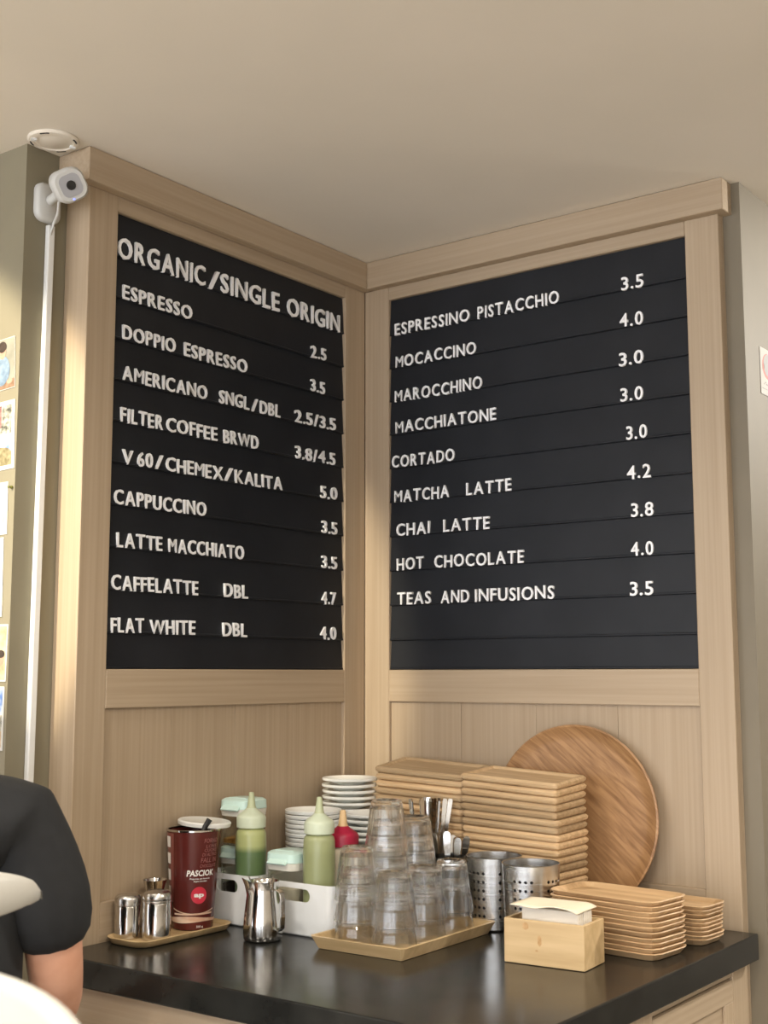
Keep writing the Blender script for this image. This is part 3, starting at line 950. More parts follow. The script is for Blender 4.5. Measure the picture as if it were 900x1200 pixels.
def tumbler_mesh():
    H = 0.100
    ra, rb = 0.0305, 0.0445          # base radius (up), rim radius (down)
    n = 40
    loops = []
    def ring(r, z, fl):
        out = []
        for i in range(n):
            a = 2 * PI * i / n
            k = 1.0
            if fl > 0:
                # ten flat facets
                ph = (a % (2 * PI / 10)) - PI / 10
                k = 1 - fl * (1 - math.cos(PI / 10) / math.cos(ph)) * -1 if False else (1 - fl) + fl * math.cos(PI / 10) / math.cos(ph)
            out.append((r * k * math.cos(a), r * k * math.sin(a), z))
        return out
    # upside down: rim at z=0, foot at z=H
    outer = [(rb, 0.0, 0), (rb + 0.0004, 0.0015, 0), (rb - 0.0035, 0.030, 0), (rb - 0.0045, 0.034, 1.0), (ra + 0.004, H - 0.018, 1.0), (ra + 0.001, H - 0.004, 0.7), (ra - 0.002, H, 0.3)]
    inner = [(ra - 0.008, H - 0.001, 0), (ra - 0.011, H - 0.003, 0)]
    for r, z, fl in outer + inner:
        loops.append(ring(r, z, fl))
    m = MB()
    m.loops(loops, False, True, True)
    o0 = len(m.v)
    ins = [(rb, 0.0), (rb - 0.0022, 0.0006), (rb - 0.006, 0.032), (ra + 0.0010, H - 0.018), (ra - 0.004, H - 0.012), (ra - 0.016, H - 0.0105)]
    il = [[(r * math.cos(2 * PI * i / n), r * math.sin(2 * PI * i / n), z) for i in range(n)] for r, z in ins]
    m.loops(il, False, True, True)
    me = m.mesh('tumbler', M['glass'])
    bm = bmesh.new()
    bm.from_mesh(me)
    bmesh.ops.remove_doubles(bm, verts=bm.verts, dist=1e-5)
    bmesh.ops.recalc_face_normals(bm, faces=bm.faces)
    bm.to_mesh(me)
    bm.free()
    me.set_sharp_from_angle(angle=math.radians(14))
    return me
mG = tumbler_mesh()
gx = [GTX - 0.046, GTX + 0.046]
gy = [GTY - 0.100, GTY + 0.0, GTY + 0.100]
names = {(0, 0): (3, 'front left stack, by the sage bottle'), (1, 0): (2, 'front corner stack on the tray'), (1, 1): (2, 'right row middle stack on the tray'),
         (1, 2): (2, 'far right stack on the tray'), (0, 1): (5, 'tallest glass stack on the tray'), (0, 2): (4, 'back stack, below the cutlery')}
rg = random.Random(9)
for (i, j), (cnt, wh) in names.items():
    for k in range(cnt):
        o = bpy.data.objects.new('glass_tumbler', mG)
        COL.objects.link(o)
        o.location = (gx[i] + rg.uniform(-.001, .001), gy[j] + rg.uniform(-.001, .001), ZC + 0.0095 + 0.0412 * k)
        o.rotation_euler = (0, 0, rg.uniform(0, 6))
        if k == cnt - 1:
            lab = 'topmost upturned tumbler of the ' + wh
        else:
            lab = ORD[cnt - 1 - k] + ' upturned tumbler from the top of the ' + wh
        tag(o, lab, 'glass', 'tumblers in the ' + wh.split(' on the')[0])

# ------------------------------------------------------------------ cutlery cups
def cup_lathe(r0, r1, h, th=0.0015):
    m = MB()
    m.lathe([(r0 - 0.002, 0), (r0, 0.002), (r1, h), (r1 - th, h), (r0 - th, 0.004)], 36)
    return m
CK = (0.343, -0.206)
o = cup_lathe(0.033, 0.036, 0.176, 0.002).build('cutlery_glass', M['glass'], None, (*CK, ZC + 0.0008))
tag(o, 'tall clear glass holding knives behind the tumblers', 'cup')
CSP = (0.440, -0.279)
o = cup_lathe(0.036, 0.0395, 0.138).build('cutlery_cup', M['dark_steel'], None, (*CSP, ZC + 0.0008))
tag(o, 'dark metal cup holding spoons beside the perforated holder', 'cup')

def knife_mesh(ln):
    m = MB()
    ls = []
    for s, wd, th in ((0, 0.003, 0.0006), (0.02, 0.008, 0.0007), (ln * 0.45, 0.009, 0.0009), (ln * 0.52, 0.004, 0.0014), (ln * 0.60, 0.0036, 0.0018), (ln * 0.85, 0.0046, 0.0022), (ln * 0.97, 0.0054, 0.0022), (ln, 0.0042, 0.0016)):
        ls.append([(-th, -wd, s), (th, -wd, s), (th, wd, s), (-th, wd, s)])
    m.loops(ls)
    return m.mesh('knife', M['chrome'])
mK = knife_mesh(0.243)
rk = random.Random(21)
kn = [(-0.020, -0.006, -11, 'leftmost'), (-0.010, -0.012, -4, None), (-0.002, 0.004, 0, None), (0.004, -0.010, 3, None), (0.009, 0.004, 6, None), (0.014, -0.006, 10, None), (0.017, 0.004, 14, 'rightmost'), (-0.006, 0.010, -2, None), (0.000, -0.014, 1, None)]
kn.sort(key=lambda k: k[2])
for ki, (du, dv, ang, wh) in enumerate(kn):
    o = bpy.data.objects.new('table_knife', mK)
    COL.objects.link(o)
    px = CK[0] + RT.x * du * 0.7 - RT.y * dv * 1.1
    py = CK[1] + RT.y * du * 0.7 + RT.x * dv * 1.1
    o.location = (px, py, ZC + 0.008)
    ax = Vector((FW.x, FW.y, 0)).normalized()
    q_ = Matrix.Rotation(math.radians(ang * 0.62), 3, ax) @ Matrix.Rotation(math.atan2(RT.y, RT.x) + PI / 2 + rk.uniform(-1.3, 1.3), 3, 'Z')
    o.rotation_euler = q_.to_euler()
    lab = '%s steel table knife from the left in the tall clear glass' % ORD[ki]
    tag(o, lab, 'knife', 'knives in the clear glass')
sp = [(-0.012, -0.010, -11, 0.168), (-0.008, 0.006, -7, 0.178), (0.002, -0.012, -1, 0.182), (0.010, 0.010, 1, 0.172), (0.012, -0.004, 4, 0.168), (0.014, 0.006, 10, 0.172)]
for idx, (du, dv, ang, ln) in enumerate(sp):
    ln = ln / 1.16
    t = thing('table_spoon', '%s steel spoon from the left in the dark metal cup' % ORD[idx], 'spoon', (0, 0, 0), (0, 0, 0), 'spoons in the dark cup')
    m = MB()
    ls = []
    for s, wd, th in ((0.035, 0.003, 0.0014), (ln * 0.6, 0.003, 0.0014), (ln * 0.85, 0.0062, 0.0012), (ln * 1.05, 0.0085, 0.0011), (ln * 1.13, 0.0075, 0.001), (ln * 1.16, 0.003, 0.0008)):
        ls.append([(-th, -wd, s), (th, -wd, s), (th, wd, s), (-th, wd, s)])
    m.loops(ls)
    m.build('handle', M['chrome'], t, bevel=0.0006, seg=1)
    m = MB()
    ls = []
    for k in range(7):
        a = PI * k / 6
        z = 0.018 - 0.018 * math.cos(a)
        wd = max(0.0006, 0.012 * math.sin(a) ** 0.8)
        dp = 0.004 * math.sin(a)
        ls.append([(dp, -wd * 0.6, z), (0.0, -wd, z), (dp - 0.0015, -wd * 0.6, z), (dp - 0.0015, wd * 0.6, z), (0.0, wd, z), (dp, wd * 0.6, z)])
    m.loops(ls, True, True, True)
    m.build('bowl', M['chrome'], t)
    t.location = (CSP[0] + RT.x * du - RT.y * dv, CSP[1] + RT.y * du + RT.x * dv, ZC + 0.010)
    ax = Vector((FW.x, FW.y, 0)).normalized()
    t.rotation_euler = (Matrix.Rotation(math.radians(ang), 3, ax) @ Matrix.Rotation(math.atan2(RT.y, RT.x) + PI / 2 + rk.uniform(-0.4, 0.4), 3, 'Z')).to_euler()

# ------------------------------------------------------------------ perforated steel holders
def perforated(loc, label, rot):
    t = thing('perforated_holder', label, 'holder', (*loc, ZC + 0.0008), (0, 0, rot), 'perforated steel holders')
    r0, r1, h = 0.0525, 0.0585, 0.146
    R = lambda z: r0 + (r1 - r0) * min(1, z / h)
    NC = 30
    rows = [0.030 + 0.0172 * k for k in range(7)]
    m = MB()
    dA = 2 * PI / NC
    def pt(a, z):
        return (R(z) * math.cos(a), R(z) * math.sin(a), z)
    # solid bands under and over the perforation
    zl, zh = rows[0] - 0.0086, rows[-1] - 0.0086
    n2 = NC * 2
    m.lathe([(r0 - 0.003, 0.0), (r0, 0.003), (R(zl), zl)], n2, True, False)
    m.lathe([(R(zh), zh), (R(h), h), (R(h) + 0.0012, h + 0.001), (R(h), h + 0.002)], n2, False, False)
    for k in range(6):
        za, zb = rows[k] - 0.0086, rows[k] + 0.0086
        zm = rows[k]
        for c in range(NC):
            a0 = c * dA
            am, a1 = a0 + dA / 2, a0 + dA
            sq = [pt(a0, za), pt(am, za), pt(a1, za), pt(a1, zm), pt(a1, zb), pt(am, zb), pt(a0, zb), pt(a0, zm)]
            if c % 6 in (4, 5):
                m.add(sq, [tuple(range(8))], True)
            else:
                hr = 0.0032
                hole = []
                for q_ in range(8):
                    th = -3 * PI / 4 + q_ * PI / 4
                    hole.append(pt(am + hr * math.cos(th) / R(zm), zm + hr * math.sin(th)))
                m.add(sq + hole, [(i, (i + 1) % 8, 8 + (i + 1) % 8, 8 + i) for i in range(8)], True)
    b = m.build('shell', M['steel'], t)
    bm = bmesh.new()
    bm.from_mesh(b.data)
    bmesh.ops.remove_doubles(bm, verts=bm.verts, dist=2e-5)
    bmesh.ops.recalc_face_normals(bm, faces=bm.faces)
    bm.to_mesh(b.data)
    bm.free()
    sd = b.modifiers.new('thickness', 'SOLIDIFY')
    sd.thickness = 0.0009
    sd.offset = -1
    bpy.context.view_layer.update()
    nm = bpy.data.meshes.new_from_object(b.evaluated_get(bpy.context.evaluated_depsgraph_get()))
    b.modifiers.clear()
    b.data = nm
    nm.set_sharp_from_angle(angle=math.radians(35))
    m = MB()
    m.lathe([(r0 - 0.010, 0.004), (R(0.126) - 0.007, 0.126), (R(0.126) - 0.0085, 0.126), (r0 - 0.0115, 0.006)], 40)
    m.build('shade_liner', M['blackplastic'], t)  # added black sleeve, stands in for the shade inside so the holes read dark
    return t
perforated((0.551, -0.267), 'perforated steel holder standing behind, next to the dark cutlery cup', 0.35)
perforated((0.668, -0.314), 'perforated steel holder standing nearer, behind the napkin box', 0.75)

# ------------------------------------------------------------------ napkin box
t = thing('napkin_box', 'light bamboo napkin box open at the top, on the counter edge', 'box', (0.811, -0.479, ZC + 0.0008), (0, 0, math.radians(4.5)))
bw, bd, bh, th = 0.160, 0.092, 0.079, 0.0065
def bpart(name, a, b, material=M['bamboo_box'], bev=0.0008):
    c = [(a[i] + b[i]) / 2 for i in range(3)]
    return MB().box([a[i] - c[i] for i in range(3)], [b[i] - c[i] for i in range(3)]).build(name, material, t, c, bevel=bev, seg=1)
fr = bpart('side_board', (-bw / 2, -bd / 2, 0), (bw / 2, -bd / 2 + th, bh))
bpart('side_board', (-bw / 2, bd / 2 - th, 0), (bw / 2, bd / 2, bh))
bpart('end_board', (-bw / 2, -bd / 2 + th + 0.0001, 0), (-bw / 2 + th, bd / 2 - th - 0.0001, bh))
bpart('end_board', (bw / 2 - th, -bd / 2 + th + 0.0001, 0), (bw / 2, bd / 2 - th - 0.0001, bh))
bpart('bottom_board', (-bw / 2 + th, -bd / 2 + th, 0.001), (bw / 2 - th, bd / 2 - th, 0.006))
for kx, kz, sx, sz in ((-0.036, 0.068, 0.006, 0.007), (-0.008, 0.044, 0.004, 0.010), (-0.014, 0.026, 0.003, 0.0015)):
    m = MB()
    m.add([(kx + sx * math.cos(a * PI / 6) * (1 + 0.2 * math.sin(a * 3)), 0, kz + sz * math.sin(a * PI / 6)) for a in range(12)], [tuple(range(12))])
    k_ = m.build('knot', M['bamboo_knot'], fr)
    k_.location = (0, -th / 2 - 0.0002, -bh / 2)
# napkins: a bundle of upright folded napkins and one flat on top
NB = t.location
rot4 = math.radians(4.5)
rn = random.Random(4)
for k in range(8):
    x0, x1 = -0.051, 0.063
    yy = -0.030 + k * 0.0080
    m = MB()
    m.box((x0, yy, 0.008), (x1 + rn.uniform(-.001, .001), yy + 0.0068, 0.1005 + rn.uniform(-.002, 0)))
    o = m.build('paper_napkin', M['napkin_core'], None, NB, (0, 0, rot4), bevel=0.002)
    tag(o, '%s upright folded napkin from the front of the bamboo box' % ORD[k], 'napkin', 'upright napkins in the box')
m = MB()
nx, ny = 14, 8
top, bot = [], []
vs, fs = [], []
for i in range(nx + 1):
    for j in range(ny + 1):
        x = -0.066 + 0.133 * i / nx
        y = -0.048 + 0.092 * j / ny
        z = 0.1035 + 0.0012 * math.sin(i * 0.9) * (1 - j / ny)
        z -= 0.006 * max(0.0, (i / nx - 0.85) / 0.15) ** 2
        z -= 0.002 * max(0.0, (0.2 - j / ny) / 0.2) * math.sin(i * 0.45)
        vs.append((x, y, z))
for i in range(nx):
    for j in range(ny):
        a = i * (ny + 1) + j
        fs.append((a, a + ny + 1, a + ny + 2, a + 1))
m.add(vs, fs, True)
o = m.build('paper_napkin', M['napkin'], None, NB, (0, 0, rot4))
sd = o.modifiers.new('thickness', 'SOLIDIFY')
sd.thickness = 0.0018
sd.offset = 1
tag(o, 'cream napkin lying flat on top of the bamboo box', 'napkin')

# ------------------------------------------------------------------ ceiling mounting plate, camera, conduit
t = thing('ceiling_mount', 'round white mounting plate on the ceiling above the security camera', 'ceiling mount', (-0.014, -1.030, CEIL))
m = MB()
m.lathe([(0.052, -0.0005), (0.052, -0.003), (0.049, -0.0065), (0.040, -0.0075), (0.038, -0.0055), (0.030, -0.0055), (0.028, -0.0065)], 48)
m.build('plate', M['ceiling'], t)
for a in (0.35, 1.9, 3.5, 5.0):
    m = MB()
    ls = []
    for q_ in range(7):
        b = a + q_ * 0.07
        ls.append([(0.0445 * math.cos(b), 0.0445 * math.sin(b), -0.0064), (0.0475 * math.cos(b), 0.0475 * math.sin(b), -0.0062), (0.0475 * math.cos(b), 0.0475 * math.sin(b), -0.0076), (0.0445 * math.cos(b), 0.0445 * math.sin(b), -0.0078)])
    m.loops(ls)
    m.build('slot', M['hole'], t)
for a in (1.2, 4.3):
    MB().box((-0.005, -0.004, -0.011), (0.005, 0.004, -0.005)).build('clip', M['white_gloss'], t, (0.040 * math.cos(a), 0.040 * math.sin(a), 0), (0, 0, a))

cm = thing('security_camera', 'white square security camera with grey face and black lens beside the oak panelling', 'camera', (-0.0735, -0.998, 2.362))
m = MB()
m.loops([[(x, y, z) for (y, z, x) in rrect(0.062, 0.082, 0.02, 5, 0.0, 0)], [(x, y, z) for (y, z, x) in rrect(0.062, 0.082, 0.02, 5, 0.010, 0)], [(x, y, z) for (y, z, x) in rrect(0.062, 0.082, 0.02, 5, 0.016, 0.006)]], True, True, True)
m.build('wall_plate', M['camera_white'], cm, sharp=50)
BC = Vector((0.040, -1.029, 2.3665)) - cm.location
tocam = (CAM - (BC + cm.location)).normalized()
dirn = (tocam + RT * 0.26 - UP * 0.02).normalized()
m = MB()
m.tube([(0.012, 0.0, 0.004), (0.05, -0.012, 0.003), tuple(BC - dirn * 0.02)], 0.010, 12)
m.build('arm', M['camera_white'], cm)
zax = dirn
xax = Vector((0, 0, 1)).cross(zax).normalized()
yax = zax.cross(xax)
RB = Matrix((xax, yax, zax)).transposed() @ Matrix.Rotation(math.radians(33), 3, 'Z')
a = 0.066
m = MB()
m.loops([rrect(a, a, 0.020, 5, -0.050, 0.014), rrect(a, a, 0.022, 5, -0.046, 0.006), rrect(a, a, 0.022, 5, -0.030, 0.001), rrect(a, a, 0.022, 5, 0.006, 0.0), rrect(a, a, 0.022, 5, 0.012, 0.004), rrect(a, a, 0.022, 5, 0.012, 0.010)], True, True, True)
body = m.build('body', M['camera_white'], cm, sharp=50)
body.location = BC
body.rotation_euler = RB.to_euler()
m = MB()
m.loops([rrect(0.044, 0.044, 0.014, 5, 0.0115), rrect(0.044, 0.044, 0.014, 5, 0.0128), rrect(0.044, 0.044, 0.014, 5, 0.0128, 0.002)], True, True)
m.build('face', M['greyface'], body)
m = MB()
m.lathe([(0.0095, 0.0125), (0.0095, 0.0142), (0.0075, 0.0146), (0.004, 0.0138)], 28)
m.build('lens', M['blackplastic'], body)
led = mat('blue_led', (0.1, 0.12, 0.9), 0.4)
led.node_tree.nodes['Principled BSDF'].inputs['Emission Color'].default_value = (0.2, 0.25, 1, 1)
led.node_tree.nodes['Principled BSDF'].inputs['Emission Strength'].default_value = 1.6
MB().lathe([(0.0022, 0.0122), (0.0018, 0.0130)], 12).build('status_light', led, body, (-0.006, -0.027, 0))
m = MB()
bk = BC - dirn * 0.035
m.tube([tuple(bk), tuple(bk + Vector((-0.015, -0.002, -0.022))), (0.035, 0.004, -0.028), (0.018, 0.006, -0.048), (0.010, 0.006, -0.07), (0.008, 0.005, -0.10)], 0.0028, 10)
m.build('cable', M['camera_white'], cm)

m = MB()
m.loops([rrect(0.013, 0.0165, 0.003, 3, 0.0), rrect(0.013, 0.0165, 0.003, 3, 1.435)])
o = m.build('cable_conduit', M['white_gloss'], None, (-0.0668, -0.998, 0.88))
o.rotation_euler = (math.radians(-0.35), 0, 0)
tag(o, 'long white cable conduit running down the wall from the security camera', 'conduit')

# ------------------------------------------------------------------ cards pinned on the left wall
WY = -1.0494
def card(x1, z0, z1, w, label, paint, tilt=0.0, border=0.0):
    c = Vector((x1 - w / 2, WY - 0.001, (z0 + z1) / 2))
    h = z1 - z0
    t = thing('postcard', label, 'card', c, (0, math.radians(tilt), 0), 'cards pinned on the left wall')
    MB().box((-w / 2, -0.0006, -h / 2), (w / 2, 0.0008, h / 2)).build('paper', M['paper'], t)
    for (a0, b0, a1, b1, mt) in paint:
        m = MB()
        y = -0.0009
        if mt[0] == 'e':
            cx, cz, rx, rz = a0 * w, b0 * h, a1 * w, b1 * h
            m.add([(cx + rx * math.cos(q_ * PI / 10), y - 0.0002 - mt[2] * 0.0002, cz + rz * math.sin(q_ * PI / 10)) for q_ in range(20)], [tuple(range(20))])
        else:
            m.add([(a0 * w, y - mt[2] * 0.0002, b0 * h), (a1 * w, y - mt[2] * 0.0002, b0 * h), (a1 * w, y - mt[2] * 0.0002, b1 * h), (a0 * w, y - mt[2] * 0.0002, b1 * h)], [(0, 1, 2, 3)])
        m.build('print', mt[1], t)
    return t
def pm(name, c1, c2, s=60):
    return noise_mat(name, c1, c2, (s, s, s), 0.5, 4)
p_grey = pm('photo_grey_wall', (0.20, 0.19, 0.15), (0.34, 0.33, 0.27), 12)
p_denim = pm('photo_denim', (0.13, 0.19, 0.27), (0.25, 0.33, 0.42))
p_face = pm('photo_face', (0.42, 0.24, 0.17), (0.52, 0.32, 0.23))
p_hair = pm('photo_hair', (0.03, 0.02, 0.015), (0.06, 0.04, 0.03))
p_table = pm('photo_table', (0.20, 0.12, 0.07), (0.32, 0.2, 0.13))
p_rock = pm('photo_rocks', (0.06, 0.06, 0.045), (0.50, 0.50, 0.42), 90)
p_red = pm('photo_red_flowers', (0.14, 0.05, 0.05), (0.36, 0.20, 0.18), 120)
p_sky = pm('photo_sky', (0.10, 0.20, 0.50), (0.62, 0.70, 0.80), 40)
p_hill = pm('photo_hills', (0.16, 0.13, 0.06), (0.36, 0.31, 0.18), 80)
p_tan = pm('photo_tan', (0.40, 0.31, 0.19), (0.62, 0.52, 0.36), 40)
p_ink = pm('photo_ink', (0.45, 0.42, 0.32), (0.66, 0.62, 0.48), 90)
card(-0.086, 1.963, 2.070, 0.078, 'photo card of a person in a blue denim shirt, highest on the left wall', [(-.49, -.49, .49, .49, ('q', p_grey, 0)), (-.49, -.49, .49, -.32, ('q', p_table, 1)), (-0.05, -0.12, 0.36, 0.30, ('e', p_denim, 2)), (0.0, 0.25, 0.15, 0.15, ('e', p_face, 3)), (0.0, 0.34, 0.17, 0.11, ('e', p_hair, 4)), (0.30, -0.36, 0.12, 0.05, ('e', p_face, 3))], -3)
card(-0.079, 1.797, 1.938, 0.11, 'white-bordered postcard with rocks above and blue mountains below', [(-.42, .02, .42, .44, ('q', p_rock, 0)), (-.42, .12, .12, .44, ('q', p_red, 1)), (-.42, -.44, .42, -.03, ('q', p_sky, 0)), (-.42, -.44, .42, -.24, ('q', p_hill, 1)), (0.1, -0.25, 0.3, 0.08, ('e', p_hill, 2))], -2)
card(-0.093, 1.666, 1.772, 0.08, 'white card with a small yellowish drawing below the mountain postcard', [(0.18, -0.2, 0.22, 0.18, ('e', p_ink, 0)), (-.3, .36, .42, .372, ('q', p_ink, 0)), (0.05, -.43, .42, -.42, ('q', p_ink, 0))], -1)
card(-0.100, 1.502, 1.660, 0.10, 'plain white sheet hanging below the drawing card', [(-.4, .3, .3, .31, ('q', p_ink, 0)), (-.4, .2, .3, .21, ('q', p_ink, 0))], -1)
card(-0.0775, 1.376, 1.488, 0.09, 'photo card in tan tones below the plain white sheet', [(-.47, -.47, .47, .47, ('q', p_tan, 0)), (0.2, -0.1, 0.22, 0.16, ('e', p_face, 1)), (0.3, -0.02, 0.14, 0.07, ('e', p_hair, 2))], 1)
card(-0.081, 1.242, 1.366, 0.09, 'photo card of blue sky over buildings, lowest on the left wall', [(-.45, 0.05, .45, .45, ('q', p_sky, 0)), (-.45, -.2, .45, .05, ('q', p_rock, 0)), (-.45, -.45, .45, -.2, ('q', p_tan, 0))], 0)
m = MB()
m.lathe([(0.0028, 0.0), (0.0034, 0.003), (0.0018, 0.006), (0.003, 0.010), (0.0015, 0.011)], 12)
o = m.build('push_pin', mat('green_pin', (0.16, 0.16, 0.03), 0.4), None, (-0.081, WY - 0.0005, 1.760), (math.radians(90), 0, 0))
tag(o, 'small olive push pin beside the drawing card', 'pin')

# notice on the right wall
RXW = 1.0274
t = thing('wall_notice', 'white notice with a grey head symbol outlined red on the right wall', 'sign', (RXW, 0.172, 2.066))
MB().box((0, -0.055, -0.054), (0.0012, 0.055, 0.054)).build('sheet', M['paper'], t)
def disc_x(name, cy, cz, ry, rz, x, material, par, n=20):
    m = MB()
    m.add([(x, cy + ry * math.cos(2 * PI * i / n), cz + rz * math.sin(2 * PI * i / n)) for i in range(n)], [tuple(range(n))])
    return m.build(name, material, par)
p_ng = mat('notice_grey', (0.33, 0.33, 0.33), 0.6)
p_nr = mat('notice_red', (0.60, 0.18, 0.16), 0.6)
disc_x('print', -0.010, 0.014, 0.034, 0.030, 0.0014, p_nr, t)
disc_x('print', -0.006, 0.017, 0.031, 0.026, 0.0016, p_ng, t)
disc_x('print', -0.038, 0.010, 0.006, 0.010, 0.0016, p_nr, t)
for k in range(3):
    MB().box((0.0012, -0.036 + k * 0.006, -0.030 + 0.004 * (k % 2)), (0.0015, -0.032 + k * 0.010, -0.027 + 0.004 * (k % 2))).build('print', p_ng, t)
MB().box((0.0012, -0.052, -0.0405), (0.0015, 0.052, -0.0395)).build('print', p_ng, t)

# ------------------------------------------------------------------ bar stools
def stool(loc, rz, label):
    """tub backed bar stool, open towards local +y"""
    t = thing('bar_stool', label, 'stool', (*loc, 0), (0, 0, rz), 'white bar stools')
    n = 36
    outer, loops = [], []
    A = math.radians(97)
    R_ = 0.205
    for i in range(n + 1):
        u = -1 + 2 * i / n
        a = -PI / 2 + u * A
        k = abs(u)
        ztop = 1.165 - 0.055 * k ** 2 - (0.012 * max(0, (k - 0.9) / 0.1) ** 2)
        hh = 0.078 * (1 - k ** 1.3) + 0.024
        if k > 0.93:
            hh *= math.sqrt(max(0.06, 1 - ((k - 0.93) / 0.07) ** 2))
        zbot = ztop - hh
        th = 0.022
        tilt = 0.03
        ring = []
        def pnt(r, z):
            rr = r + tilt * (z - 1.1)
            return (rr * math.cos(a), rr * math.sin(a), z)
        r_in, r_out = R_ - th, R_
        ring = [pnt(r_out, zbot + 0.006), pnt(r_out + 0.001, ztop - 0.010), pnt(r_out - 0.005, ztop - 0.002), pnt((r_in + r_out) / 2, ztop), pnt(r_in + 0.005, ztop - 0.002), pnt(r_in, ztop - 0.010), pnt(r_in, zbot + 0.006), pnt((r_in + r_out) / 2, zbot)]
        loops.append(ring)
    m = MB()
    m.loops(loops, True, True, True)
    m.build('backrest', M['stool'], t, sharp=60)
    m = MB()
    m.lathe([(0.14, 0.735), (0.185, 0.745), (0.198, 0.765), (0.192, 0.785), (0.15, 0.790), (0.05, 0.782)], 40)
    m.build('seat', M['stool'], t)
    for s in (-1, 0, 1):
        a = -PI / 2 + s * 0.42
        m = MB()
        m.tube([(0.172 * math.cos(a), 0.172 * math.sin(a), 0.770), (0.190 * math.cos(a), 0.190 * math.sin(a), 0.84), (0.192 * math.cos(a), 0.192 * math.sin(a), 1.08)], 0.011, 10)
        m.build('back_support', M['stool'], t)
    for a in (PI / 4, 3 * PI / 4, 5 * PI / 4, 7 * PI / 4):
        m = MB()
        m.tube([(0.12 * math.cos(a), 0.12 * math.sin(a), 0.742), (0.205 * math.cos(a), 0.205 * math.sin(a), 0.0)], [0.017, 0.012], 12)
        m.build('leg', M['stool_leg'], t)
    m = MB()
    pts = [(0.178 * math.cos(2 * PI * i / 32), 0.178 * math.sin(2 * PI * i / 32), 0.27) for i in range(33)]
    m.tube(pts, 0.008, 8)
    m.build('foot_ring', M['chrome'], t)
    return t
# placed by distance along the aisle left of the counter
def spot(depth, px):
    k = (px - 450) / 1483.47
    p = CAM + FW * depth + RT * (k * depth)
    return p.x, p.y
VIEW = math.atan2(FW.y, FW.x)
stool((0.436, -1.617), VIEW - PI / 2, 'white bar stool with tub back, in front of the person in black')
stool((1.183, -2.163), VIEW + PI / 2 + 0.12, 'white bar stool nearest the camera, at the bottom left corner')

# ------------------------------------------------------------------ person standing by the counter, seen from behind
PC = Vector((0.121, -1.3765, 0))
pers = thing('person', 'person in a black T-shirt seen from behind at the left edge', 'person', PC, (0, 0, VIEW - PI / 2))
# local frame: +y is where the person faces, +x the right hand side
def skin_body(name, verts, edges, radii, material, sub=2):
    me = bpy.data.meshes.new(name)
    me.from_pydata(verts, edges, [])
    o = bpy.data.objects.new(name, me)
    COL.objects.link(o)
    sk = o.modifiers.new('skin', 'SKIN')
    sk.use_smooth_shade = True
    if not me.skin_vertices:
        me.skin_vertices.new()
    for i, r in enumerate(radii):
        sv = me.skin_vertices[0].data[i]
        sv.radius = r if isinstance(r, tuple) else (r, r)
        sv.use_root = (i == 0)
    ss = o.modifiers.new('sub', 'SUBSURF')
    ss.levels = sub
    ss.render_levels = sub
    bpy.context.view_layer.update()
    dg = bpy.context.evaluated_depsgraph_get()
    nm = bpy.data.meshes.new_from_object(o.evaluated_get(dg))
    bpy.data.objects.remove(o)
    nm.name = name
    nm.materials.clear()
    nm.materials.append(material)
    for p in nm.polygons:
        p.use_smooth = True
    return nm
def link(name, me, par):
    o = bpy.data.objects.new(name, me)
    COL.objects.link(o)
    o.parent = par
    return o
V, E_, Rr = [], [], []
def vtx(p, r, prev=None):
    V.append(p)
    Rr.append(r)
    i = len(V) - 1
    if prev is not None:
        E_.append((prev, i))
    return i
pel = vtx((0.0, 0.0, 0.80), (0.150, 0.105))
wa = vtx((0.0, 0.01, 0.92), (0.135, 0.095), pel)
ch = vtx((-0.005, 0.03, 1.06), (0.150, 0.105), wa)
uc = vtx((-0.02, 0.055, 1.150), (0.135, 0.085), ch)
nk = vtx((-0.065, 0.085, 1.225), 0.052, uc)
hb = vtx((-0.105, 0.125, 1.285), 0.062, nk)
hm = vtx((-0.125, 0.15, 1.350), (0.078, 0.092), hb)
ht = vtx((-0.13, 0.155, 1.420), (0.060, 0.07), hm)
HAND = []
for s in (1, -1):
    sh = vtx((s * 0.175 - 0.01, 0.045, 1.140), 0.062, uc)
    ua = vtx((s * 0.215, 0.06, 1.02), 0.056, sh)
    el = vtx((s * 0.226, 0.075, 0.905), 0.050, ua)
    fa = vtx((s * 0.215, 0.14, 0.835), 0.045, el)
    wr_ = vtx((s * 0.185, 0.235, 0.775), 0.028, fa)
    pm_ = vtx((s * 0.175, 0.28, 0.76), (0.036, 0.016), wr_)
    HAND.append((s, Vector(V[pm_])))
    lg = vtx((s * 0.09 - 0.02, 0.0, 0.72), 0.083, pel)
    kn_ = vtx((s * 0.10 - 0.01, 0.02, 0.42), 0.058, lg)
    cf = vtx((s * 0.10 - 0.01, 0.0, 0.28), 0.052, kn_)
    an = vtx((s * 0.10 - 0.01, -0.01, 0.075), 0.036, cf)
    to = vtx((s * 0.11 - 0.01, 0.11, 0.045), (0.042, 0.034), an)
me = skin_body('body', V, E_, Rr, M['skin'])
bo = link('body', me, pers)
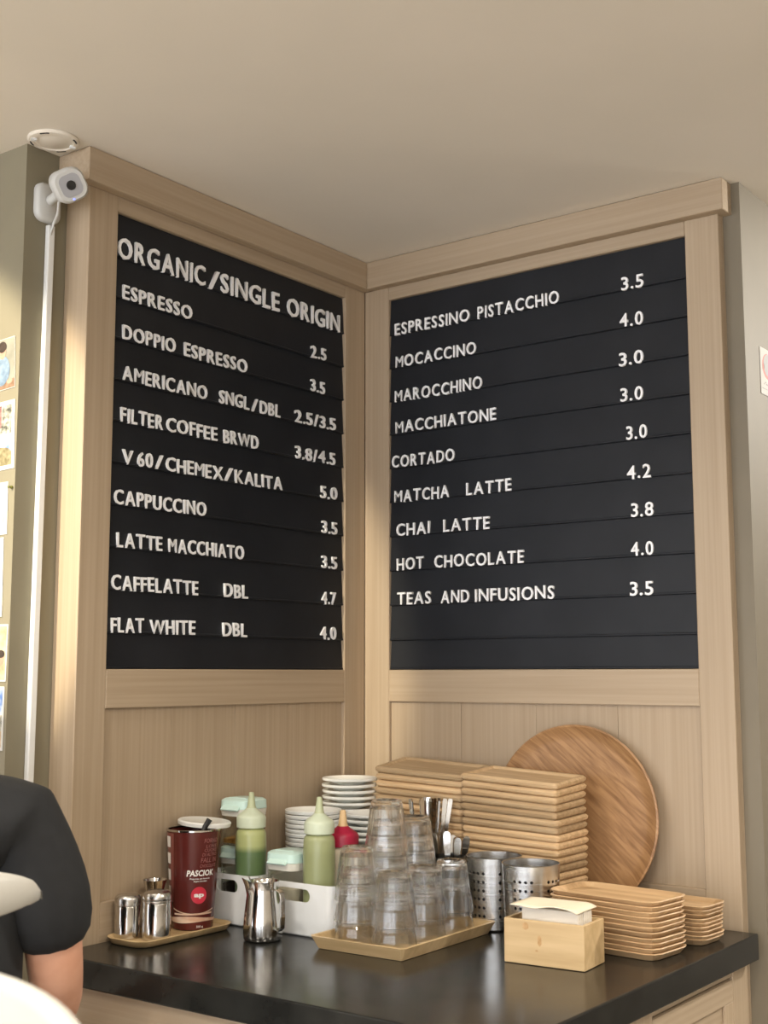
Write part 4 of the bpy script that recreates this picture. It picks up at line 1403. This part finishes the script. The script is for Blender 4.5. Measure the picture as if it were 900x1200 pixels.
# fingers, each a short bent chain rooted in the palm, joined to the body mesh
bmj = bmesh.new()
bmj.from_mesh(bo.data)
for s, p in HAND:
    for k, (off, ln) in enumerate(((-0.027, 0.058), (-0.009, 0.068), (0.009, 0.064), (0.026, 0.050))):
        a = p + Vector((off, 0.01, 0))
        fm = skin_body('finger', [tuple(a), tuple(a + Vector((off * 0.15, ln * 0.45, -0.004))), tuple(a + Vector((off * 0.2, ln * 0.78, -0.016))), tuple(a + Vector((off * 0.2, ln, -0.034)))], [(0, 1), (1, 2), (2, 3)], [0.0092, 0.0085, 0.008, 0.007], M['skin'], 1)
        bmj.from_mesh(fm)
    a = p + Vector((-s * 0.028, -0.02, 0))
    fm = skin_body('finger', [tuple(a), tuple(a + Vector((-s * 0.022, 0.02, -0.008))), tuple(a + Vector((-s * 0.030, 0.045, -0.02)))], [(0, 1), (1, 2)], [0.011, 0.0098, 0.008], M['skin'], 1)
    bmj.from_mesh(fm)
bmj.to_mesh(bo.data)
bmj.free()
for p in bo.data.polygons:
    p.use_smooth = True
# face: nose, ears, eyes, mouth; hair
face = Vector((-0.125, 0.15, 1.350))
def blob(c, r, sc, n=14):
    m = MB()
    pr = [(max(0.0005, math.sin(PI * k / 10)) * r, -math.cos(PI * k / 10) * r) for k in range(11)]
    m.lathe([(a, b) for a, b in pr], n, mx=Matrix.Translation(c) @ Matrix.Diagonal((*sc, 1)))
    return m
blob(face + Vector((0, 0.094, -0.010)), 0.016, (0.8, 1.0, 1.5)).build('nose', M['skin'], bo)
for s in (-1, 1):
    blob(face + Vector((s * 0.079, -0.005, -0.005)), 0.024, (0.4, 0.7, 1.25)).build('ear', M['skin'], bo)
    blob(face + Vector((s * 0.032, 0.082, 0.015)), 0.0115, (1, 0.8, 0.8)).build('eye', M['print_white'], bo)
blob(face + Vector((0, 0.086, -0.048)), 0.018, (1.3, 0.5, 0.35)).build('mouth', M['print_pink'], bo)
blob(face + Vector((0, -0.018, 0.030)), 0.095, (0.92, 0.98, 0.92), 24).build('hair', M['hair'], pers)
# T-shirt with loose short sleeves
V, E_, Rr = [], [], []
tp = vtx((0.0, 0.0, 0.80), (0.215, 0.135))
t1 = vtx((0.0, 0.01, 0.93), (0.205, 0.128), tp)
t2 = vtx((-0.005, 0.03, 1.06), (0.205, 0.130), t1)
t3 = vtx((-0.02, 0.052, 1.150), (0.180, 0.108), t2)
t4 = vtx((-0.05, 0.072, 1.205), (0.078, 0.068), t3)
for s in (1, -1):
    a = vtx((s * 0.180 - 0.01, 0.045, 1.140), 0.080, t3)
    b = vtx((s * 0.212, 0.056, 1.05), 0.080, a)
    c = vtx((s * 0.227, 0.064, 0.918), 0.082, b)
link('t_shirt', skin_body('t_shirt', V, E_, Rr, M['tee']), pers)
V, E_, Rr = [], [], []
tp = vtx((-0.03, 0.0, 0.79), (0.160, 0.115))
for s in (1, -1):
    a = vtx((s * 0.09 - 0.02, 0.0, 0.70), 0.098, tp)
    b = vtx((s * 0.10 - 0.01, 0.02, 0.42), 0.074, a)
    c = vtx((s * 0.10 - 0.01, 0.0, 0.28), 0.066, b)
    d = vtx((s * 0.10 - 0.01, -0.005, 0.085), 0.056, c)
link('trousers', skin_body('trousers', V, E_, Rr, M['jeans']), pers)
for s in (1, -1):
    m = MB()
    cx = s * 0.107 - 0.01
    m.loops([rrect(0.098, 0.27, 0.045, 5, 0.0, 0.003, cx, 0.055), rrect(0.098, 0.27, 0.045, 5, 0.035, 0.0, cx, 0.055), rrect(0.098, 0.25, 0.045, 5, 0.065, 0.008, cx, 0.045), rrect(0.098, 0.15, 0.045, 5, 0.095, 0.002, cx, 0.0)], True, True, True)
    m.build('shoe', M['shoe'], pers)
